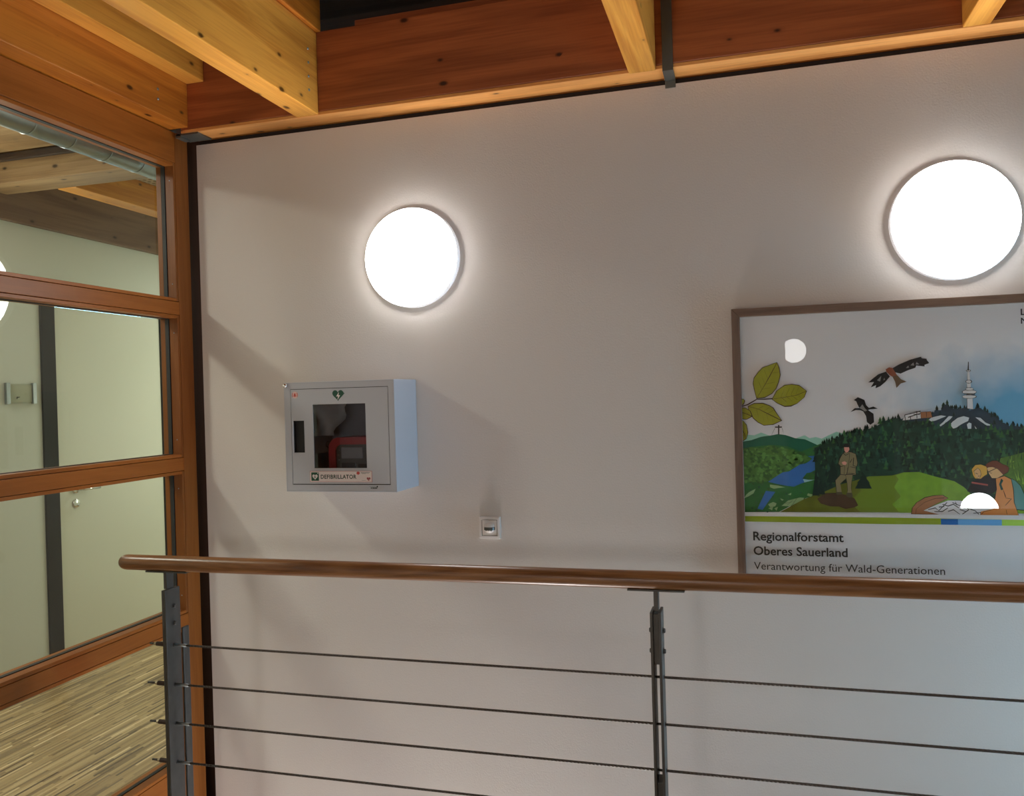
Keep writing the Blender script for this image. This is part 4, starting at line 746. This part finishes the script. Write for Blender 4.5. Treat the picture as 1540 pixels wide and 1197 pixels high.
bm = bmesh.new(); lathe(bm, [(.0085 * math.cos(a), .0085 * math.sin(a) + .004) for a in (-.6, -.3, 0, .3, .6, .9, 1.2)] + [(0, .0125)], 20, Matrix.Translation((-1.6125, YF, 1.4755)) @ Matrix.Rotation(math.pi / 2, 4, 'X')); tag(obj('alarm_knob', bm, M['chrome'], ca, (-1.6125, YF, 1.4755)), 'shiny round chrome knob')
green = mat('dark_green_print', lin(18, 74, 54), .5); wprint = mat('white_print', lin(226, 214, 212), .5); redp = mat('red_print', lin(186, 60, 52), .5); redd = mat('dark_red_print', lin(150, 44, 58), .5); ink = mat('black_print', lin(34, 44, 40), .6); pinkp = mat('pale_print', lin(226, 190, 184), .5)
def bolt_pts(cx, cz, s): return [(cx + a * s, cz + b * s) for a, b in ((.10, .55), (-.32, -.06), (-.04, -.06), (-.14, -.55), (.30, .10), (.04, .10))]
PY = YF - .0004
bm = bmesh.new(); flat(bm, heart(-1.4035, 1.437, .044), PY, 0); flat(bm, bolt_pts(-1.402, 1.4325, .026), PY - .0002, 1)
flat(bm, [(-1.386, 1.4475), (-1.3815, 1.4475), (-1.3815, 1.4435), (-1.378, 1.4435), (-1.378, 1.4395), (-1.3815, 1.4395), (-1.3815, 1.4355), (-1.386, 1.4355)], PY - .0001, 0)
tag(obj('heart_sticker', bm, [green, wprint], do, (-1.4035, PY, 1.42), recalc=False), 'green heart sticker with a white lightning bolt')
bm = bmesh.new(); cx, cz = -1.576, 1.4405
flat(bm, [(cx + .0125 * math.cos(a * .3142), cz + .0125 * math.sin(a * .3142)) for a in range(20)], PY, 0)
flat(bm, [(cx - .006, cz - .0045), (cx + .006, cz - .0045), (cx + .0035, cz - .001), (cx + .003, cz + .004), (cx, cz + .007), (cx - .003, cz + .004), (cx - .0035, cz - .001)], PY - .0002, 1)
flat(bm, [(cx - .0018, cz - .0075), (cx + .0018, cz - .0075), (cx + .0018, cz - .0052), (cx - .0018, cz - .0052)], PY - .0002, 1)
for s in (-1, 1):
    for r_ in (.0095, .0125):
        o_ = [(cx + s * (r_ * math.cos(k)), cz + r_ * math.sin(k)) for k in (-.75, -.4, 0, .4, .75)]; i_ = [(cx + s * ((r_ - .0013) * math.cos(k)), cz + (r_ - .0013) * math.sin(k)) for k in (.75, .4, 0, -.4, -.75)]
        flat(bm, o_ + i_, PY - .0002, 1)
tag(obj('alarm_sticker', bm, [pinkp, redp], do, (cx, PY, cz), recalc=False), 'small red alarm bell sticker')
lb = box('label_plate', (-1.5235, -1.2795, PY - .0006, PY, 1.1255, 1.1645), redp, do)
bm = bmesh.new(); y1 = PY - .0008
flat(bm, [(-1.5225, 1.1264), (-1.2805, 1.1264), (-1.2805, 1.1636), (-1.5225, 1.1636)], y1, 1)
flat(bm, [(-1.5185, 1.1298), (-1.4880, 1.1298), (-1.4880, 1.1602), (-1.5185, 1.1602)], y1 - .0002, 0)
flat(bm, heart(-1.5033, 1.1445, .0215), y1 - .0004, 1); flat(bm, bolt_pts(-1.5033, 1.143, .0125), y1 - .0006, 0)
for q in ((-1.4945, -1.4895, 1.1562, 1.1582), (-1.4929, -1.4911, 1.1546, 1.1598)): flat(bm, [(q[0], q[2]), (q[1], q[2]), (q[1], q[3]), (q[0], q[3])], y1 - .0004, 1)
flat(bm, [(-1.3325 + .0068 * math.cos(k * .7), 1.1572 + .0052 * math.sin(k * .7) * (1 + .15 * (k % 2))) for k in range(9)], y1 - .0002, 2)
for q in ((-1.322, -1.286, 1.1592, 1.1603), (-1.322, -1.290, 1.1570, 1.1580), (-1.318, -1.303, 1.1548, 1.1557), (-1.319, -1.303, 1.1312, 1.1320)): flat(bm, [(q[0], q[2]), (q[1], q[2]), (q[1], q[3]), (q[0], q[3])], y1 - .0002, 3)
flat(bm, heart(-1.2925, 1.1368, .0145), y1 - .0002, 4)
flat(bm, [(-1.2985, 1.1366), (-1.2945, 1.1366), (-1.293, 1.1385), (-1.2915, 1.1345), (-1.2905, 1.1366), (-1.2866, 1.1366), (-1.2866, 1.1361), (-1.2908, 1.1361), (-1.2915, 1.1335), (-1.293, 1.1372), (-1.2942, 1.1361), (-1.2985, 1.1361)], y1 - .0004, 1)
obj('label_print', bm, [green, wprint, redp, mat('grey_print', (.12, .11, .11), .6), redd], lb, (-1.4, y1, 1.145), recalc=False)
# the word itself
tx = text('lettering', 'DEFIBRILLATOR', -1.4805, -1.3395, 1.1375, y1 - .0003, mat('dark_green_lettering', lin(34, 58, 48), .6), lb, cap=0.0148, bold=.022, track=1.06)
bm = bmesh.new()
flat(bm, [(-1.2605 + .0028 * math.cos(k * .785), 1.1095 + .0032 * math.sin(k * .785)) for k in range(8)], PY, 0)
for q in ((-1.290, -1.266, 1.1090, 1.1096),): flat(bm, [(q[0], q[2]), (q[1], q[2]), (q[1], q[3]), (q[0], q[3])], PY, 0)
flat(bm, [(-1.2865, 1.1045), (-1.2835, 1.1075), (-1.2805, 1.1045), (-1.2835, 1.1015)], PY, 0)
for q in ((-1.279, -1.275, 1.102, 1.107), (-1.274, -1.2705, 1.102, 1.1068), (-1.2695, -1.266, 1.102, 1.107), (-1.265, -1.261, 1.102, 1.1066)): flat(bm, [(q[0], q[2]), (q[1], q[2]), (q[1], q[3]), (q[0], q[3])], PY, 0)
obj('maker_mark', bm, ink, ca, (-1.27, PY, 1.1), recalc=False)
# the device inside
de = empty('defibrillator', (-1.345, -.09, 1.0945)); tag(de, 'grey defibrillator with thick red rim standing inside the cabinet window', 'defibrillator')
def rrect(x0, x1, z0, z1, r, n=6):
    pts = []
    for cx, cz, a in ((x1 - r, z1 - r, 0), (x0 + r, z1 - r, .5), (x0 + r, z0 + r, 1), (x1 - r, z0 + r, 1.5)):
        pts += [(cx + r * math.cos((a + k / n * .5) * math.pi), cz + r * math.sin((a + k / n * .5) * math.pi)) for k in range(n + 1)]
    return pts
def prism(bm, pts, y0, y1, hole=None):
    A = [bm.verts.new((x, y0, z)) for x, z in pts]; B = [bm.verts.new((x, y1, z)) for x, z in pts]; n = len(pts)
    for i in range(n): bm.faces.new([A[i], A[(i + 1) % n], B[(i + 1) % n], B[i]])
    if hole:
        C = [bm.verts.new((x, y0, z)) for x, z in hole]; D = [bm.verts.new((x, y1, z)) for x, z in hole]
        for i in range(n):
            j = (i + 1) % n; bm.faces.new([A[i], C[i], C[j], A[j]]); bm.faces.new([B[i], B[j], D[j], D[i]]); bm.faces.new([C[i], D[i], D[j], C[j]])
    else: bm.faces.new(A); bm.faces.new(B[::-1])
bm = bmesh.new(); o_ = rrect(-1.474, -1.21, 1.0945, 1.282, .04); i_ = rrect(-1.447, -1.237, 1.116, 1.256, .022); prism(bm, o_, -.15, -.03, i_)
bmesh.ops.recalc_face_normals(bm, faces=bm.faces[:]); tag(obj('rim', bm, M['red'], de, (-1.345, -.09, 1.0945)), 'thick red rim')
bm = bmesh.new(); prism(bm, rrect(-1.4475, -1.2365, 1.1155, 1.2565, .0225), -.142, -.04); obj('face', bm, M['device'], de, (-1.345, -.09, 1.1))
for k, (a, b, c, d) in enumerate(((-1.425, -1.34, 1.205, 1.245), (-1.425, -1.37, 1.13, 1.19), (-1.36, -1.26, 1.13, 1.185))): box('control_panel', (a, b, -.147, -.142, c, d), M['black'] if k else M['cabin'], de, .002)
for p in ((-1.435, -.144, 1.236), (-1.437, -.144, 1.218), (-1.436, -.144, 1.20), (-1.42, -.144, 1.247)):
    bm = bmesh.new(); lathe(bm, [(0, .002), (.0022, .0012), (.0026, 0)], 8, Matrix.Translation(p) @ Matrix.Rotation(math.pi / 2, 4, 'X')); obj('stud', bm, M['chrome'], de, p)
bm = bmesh.new(); tube(bm, [(-1.475, -.12, 1.268), (-1.492, -.12, 1.268), (-1.499, -.12, 1.26), (-1.499, -.12, 1.25), (-1.49, -.12, 1.243), (-1.475, -.12, 1.243)], .0022, 8); obj('carry_loop', bm, M['black'], de, (-1.48, -.12, 1.243))

# made-up pale sheet, shaped as the streak at the window's upper left
bm = bmesh.new(); rows = []
for k in range(9):
    t_ = k / 8; zz = 1.288 + .118 * t_
    l_ = -1.535 + .012 * math.sin(3 * t_); r_ = -1.462 + .052 * t_ ** 1.6 - .010 * math.sin(9 * t_)
    rows.append([bm.verts.new((l_ + (r_ - l_) * j_ / 4, -.155 + .022 * math.sin(4.5 * t_ + 1.3 * j_) + .012 * j_, zz)) for j_ in range(5)])
for a_, b_ in zip(rows, rows[1:]):
    for j_ in range(4): f_ = bm.faces.new([a_[j_], a_[j_ + 1], b_[j_ + 1], b_[j_]]); f_.smooth = True
bmesh.ops.solidify(bm, geom=bm.faces[:], thickness=.0015)
tag(obj('streak_sheet', bm, mat('pale_streak_sheet', (.86, .92, .91), .3), None, (-1.49, -.1, 1.288)), 'pale folded sheet added as a streak behind the upper left of the cabinet window', 'streak')

# ------------------------------------------------------------------ motion sensor switch
sx, sz = -.9115, .9395
sw_ = empty('sensor_switch', (sx, 0, sz - .0405)); tag(sw_, 'small square white motion sensor with dark lens below the lamps', 'switch')
bm = bmesh.new(); A = rrect(sx - .0405, sx + .0405, sz - .0405, sz + .0405, .003, 2); n = len(A)
def rring(k, yy): return [bm.verts.new((sx + (x - sx) * k, yy, sz + (z - sz) * k)) for x, z in A]
R_ = [rring(1, -.0005), rring(1, -.005), rring(.96, -.0095), rring(.76, -.0105), rring(.72, -.0085), rring(.70, -.003)]
for a, b in zip(R_, R_[1:]):
    for i in range(n): bm.faces.new([a[i], a[(i + 1) % n], b[(i + 1) % n], b[i]])
obj('frame', bm, M['plastic'], sw_, (sx, 0, sz))
bm = bmesh.new(); prism(bm, rrect(sx - .0275, sx + .0275, sz - .0275, sz + .0275, .002, 2), -.0095, -.002); obj('insert', bm, M['plastic'], sw_, (sx, -.005, sz))
bm = bmesh.new(); lathe(bm, [(.0195, 0), (.0195, .003), (.0185, .007), (.015, .0115), (.009, .0145), (0, .0155)], 28, Matrix.Translation((sx, -.0095, sz)) @ Matrix.Rotation(math.pi / 2, 4, 'X'))
for f in bm.faces:
    zc = f.calc_center_median().z - sz
    f.material_index = 1 if -.0085 < zc < .0015 else 0
obj('sensor_dome', bm, [M['plastic'], M['lens']], sw_, (sx, -.0095, sz))
bm = bmesh.new()
ang = [math.pi * k / 14 for k in range(15)]
lo = [bm.verts.new((sx - .0203 * math.cos(a), -.0097 - .0163 * math.sin(a), sz - .0075)) for a in ang]; hi = [bm.verts.new((sx - .0203 * math.cos(a), -.0097 - .0163 * math.sin(a), sz + .0035)) for a in ang]
for i in range(14): bm.faces.new([lo[i], lo[i + 1], hi[i + 1], hi[i]])
bm.faces.new(lo); bm.faces.new(hi[::-1])
obj('lens_band', bm, M['lens'], sw_, (sx, -.02, sz))

# ------------------------------------------------------------------ framed poster
po = empty('framed_poster', (.58, 0, .775)); tag(po, 'large framed landscape poster with birds, tower, lake and hills behind clear glazing', 'poster')
px0, px1, pz0, pz1, fw_ = -.045, 1.205, .772, 1.6815, .0265
def mitre(name, q, m):
    bm = bmesh.new(); A = [bm.verts.new((x, -.030, z)) for x, z in q]; B = [bm.verts.new((x, -.004, z)) for x, z in q]
    bm.faces.new(A); bm.faces.new(B[::-1])
    for i in range(4): bm.faces.new([A[i], A[(i + 1) % 4], B[(i + 1) % 4], B[i]])
    bmesh.ops.recalc_face_normals(bm, faces=bm.faces[:]); bmesh.ops.bevel(bm, geom=bm.edges[:], offset=.0012, segments=1, affect='EDGES')
    obj(name, bm, m, po, (sum(p[0] for p in q) / 4, -.017, min(p[1] for p in q)))
mitre('frame_rail', [(px0, pz1), (px1, pz1), (px1 - fw_, pz1 - fw_), (px0 + fw_, pz1 - fw_)], M['walnut'])
mitre('frame_rail', [(px0, pz0), (px0 + fw_, pz0 + fw_), (px1 - fw_, pz0 + fw_), (px1, pz0)], M['walnut'])
mitre('frame_rail', [(px0, pz0), (px0, pz1), (px0 + fw_, pz1 - fw_), (px0 + fw_, pz0 + fw_)], M['walnut_z'])
mitre('frame_rail', [(px1, pz0), (px1 - fw_, pz0 + fw_), (px1 - fw_, pz1 - fw_), (px1, pz1)], M['walnut_z'])
box('backing', (px0 + .012, px1 - .012, -.0095, -.0045, pz0 + .012, pz1 - .012), M['white'], po)
ix0, ix1, iz0, iz1 = px0 + fw_ - .003, px1 - fw_ + .003, pz0 + fw_ - .003, pz1 - fw_ + .003
PS = 1.75
sky = bpy.data.materials.new('print_sky'); sky.use_nodes = True; nt = sky.node_tree; N = nt.nodes.new; L = nt.links.new; bs = nt.nodes['Principled BSDF']; bs.inputs['Roughness'].default_value = .8
tc = N('ShaderNodeTexCoord'); dv = N('ShaderNodeVectorMath'); dv.operation = 'SUBTRACT'; dv.inputs[1].default_value = (.80, 0, 1.335); L(tc.outputs['Object'], dv.inputs[0])
sc2 = N('ShaderNodeVectorMath'); sc2.operation = 'MULTIPLY'; sc2.inputs[1].default_value = (1 / .40, 0, 1 / .21); L(dv.outputs[0], sc2.inputs[0]); ln = N('ShaderNodeVectorMath'); ln.operation = 'LENGTH'; L(sc2.outputs[0], ln.inputs[0])
nz = N('ShaderNodeTexNoise'); nz.inputs['Scale'].default_value = 9; nz.inputs['Detail'].default_value = 5; L(tc.outputs['Object'], nz.inputs['Vector'])
ma = N('ShaderNodeMath'); ma.operation = 'MULTIPLY_ADD'; ma.inputs[1].default_value = .8; L(nz.outputs['Fac'], ma.inputs[0]); L(ln.outputs['Value'], ma.inputs[2])
rp = N('ShaderNodeValToRGB'); rp.color_ramp.elements[0].position = .45; rp.color_ramp.elements[0].color = (.16, .44, .66, 1); rp.color_ramp.elements[1].position = 1.0; rp.color_ramp.elements[1].color = (.88, .88, .90, 1)
mdv = N('ShaderNodeMath'); mdv.operation = 'MULTIPLY'; mdv.inputs[1].default_value = .72; L(ma.outputs[0], mdv.inputs[0]); L(mdv.outputs[0], rp.inputs[0]); L(rp.outputs[0], bs.inputs['Base Color'])
mats = [sky]; idx = {}
for k, c in PR.items():
    base = tuple(min(.84, v * PS) for v in lin(*c)[:3]); 
    mm = mat('print_' + k, base, .8, noise={'forest': .7, 'bush': .6, 'valley': .4, 'moss': .55, 'meadow': .35, 'reed': .6, 'rock': .5, 'lake': .12, 'log': .25, 'navy': .4, 'hill': .2, 'leaf': .2}.get(k, 0), nscale={'forest': 60, 'bush': 55, 'moss': 22, 'meadow': 35, 'reed': 70}.get(k, 30))
    idx[k] = len(mats); mats.append(mm)
extra = {}
for k, c in dict(ft1=(10, 30, 22), ft2=(34, 70, 52), ft3=(46, 88, 50), bt1=(78, 124, 56), bt2=(44, 82, 38), rd1=(112, 144, 48), rd2=(58, 84, 30)).items():
    idx[k] = len(mats); mats.append(mat('print_' + k, tuple(v * PS for v in lin(*c)[:3]), .8))
bm = bmesh.new(); flat(bm, [(ix0, iz0), (ix1, iz0), (ix1, iz1), (ix0, iz1)], -.0100, 0)
yy = -.01005; rng = random.Random(11)
def inside(p, poly):
    c = False; j = len(poly) - 1
    for i in range(len(poly)):
        (xi, zi), (xj, zj) = poly[i], poly[j]
        if (zi > p[1]) != (zj > p[1]) and p[0] < (xj - xi) * (p[1] - zi) / (zj - zi) + xi: c = not c
        j = i
    return c
def scatter(poly, n, keys, s0, s1, kind):
    global yy
    xs = [p[0] for p in poly]; zs = [p[1] for p in poly]; pts = []
    while len(pts) < n:
        p = (rng.uniform(min(xs), max(xs)), rng.uniform(min(zs), max(zs)))
        if inside(p, poly): pts.append(p)
    pts.sort(key=lambda p: -p[1])
    for k, (x, z) in enumerate(pts):
        s = rng.uniform(s0, s1); ky = idx[rng.choice(keys)]; d = yy - .00004 * (k % 7)
        if kind == 'fir': q = [(x - s * .38, z), (x - s * .12, z + s * .45), (x - s * .22, z + s * .45), (x, z + s), (x + s * .22, z + s * .45), (x + s * .12, z + s * .45), (x + s * .38, z)]
        elif kind == 'reed': q = [(x, z), (x + s * .12, z), (x + rng.uniform(-.3, .3) * s, z + s)]
        else: q = [(x + s * rng.uniform(.35, .55) * math.cos(a), z + s * rng.uniform(.3, .5) * math.sin(a)) for a in (0, .9, 1.8, 2.7, 2.9, 4.5, 5.4)]
        if all(a > ix0 for a, _ in q) and all(a < ix1 for a, _ in q): flat(bm, q, d, ky)
    yy -= .0003
for k, (key, poly) in enumerate(ART):
    flat(bm, poly, yy, idx[key]); yy -= .00003
    if key == 'forest': scatter(poly, 1150, ['ft1', 'ft2', 'forest', 'fir', 'ft2', 'ft3', 'bt2'], .008, .024, 'fir')
    elif key == 'navy': scatter(poly, 70, ['navy', 'fir', 'ft1'], .010, .020, 'fir')
    elif key == 'bush': scatter(poly, 330, ['bt1', 'bt2', 'bush'], .006, .016, 'blob')
    elif key == 'reed': scatter(poly, 330, ['rd1', 'rd2', 'ft3', 'forest'], .012, .035, 'reed')
    elif key == 'valley': scatter(poly, 150, ['bt2', 'ft2', 'ft3'], .005, .012, 'blob')
# trees standing along the ridge
for key, cnt in (('forest', 7), ('navy', 24)):
    poly = [p for k, p in ART if k == key][0][1:cnt]
    for (xa, za), (xb, zb) in zip(poly, poly[1:]):
        if xb > 1.15: continue
        for k in range(max(2, int((xb - xa) / .0045))):
            t_ = rng.random(); s = rng.uniform(.008, .024); x = xa + (xb - xa) * t_; z = za + (zb - za) * t_ - .006
            flat(bm, [(x - s * .3, z), (x - s * .1, z + s * .45), (x - s * .2, z + s * .45), (x, z + s), (x + s * .2, z + s * .45), (x + s * .1, z + s * .45), (x + s * .3, z)], -.01015 - (.0003 if key == 'navy' else .0006), idx[rng.choice(['ft1', 'fir', 'forest'])])
pr = obj('print', bm, mats, po, (.58, -.01, .8), recalc=False)
# the sky gradient is laid out in the print's own coordinates
dv.inputs[1].default_value = (.80 - .58, 0, 1.335 - .8)
inkt = mat('poster_lettering', (.012, .012, .013), .7)
ty = yy - .0004
text('lettering', 'Regionalforstamt', .006, .285, .9155, ty, inkt, po, bold=.017)
text('lettering', 'Oberes Sauerland', .006, .296, .8675, ty, inkt, po, bold=.017)
text('lettering', 'Verantwortung für Wald-Generationen', .006, .578, .8190, ty, inkt, po)
text('lettering', 'L', .8045, .8165, 1.6175, ty, inkt, po, bold=.02)
text('lettering', 'N', .8045, .8215, 1.5915, ty, inkt, po, bold=.02)
box('glazing', (ix0 - .002, ix1 + .002, ty - .0035, ty - .0012, iz0 - .002, iz1 + .002), M['clear'], po)
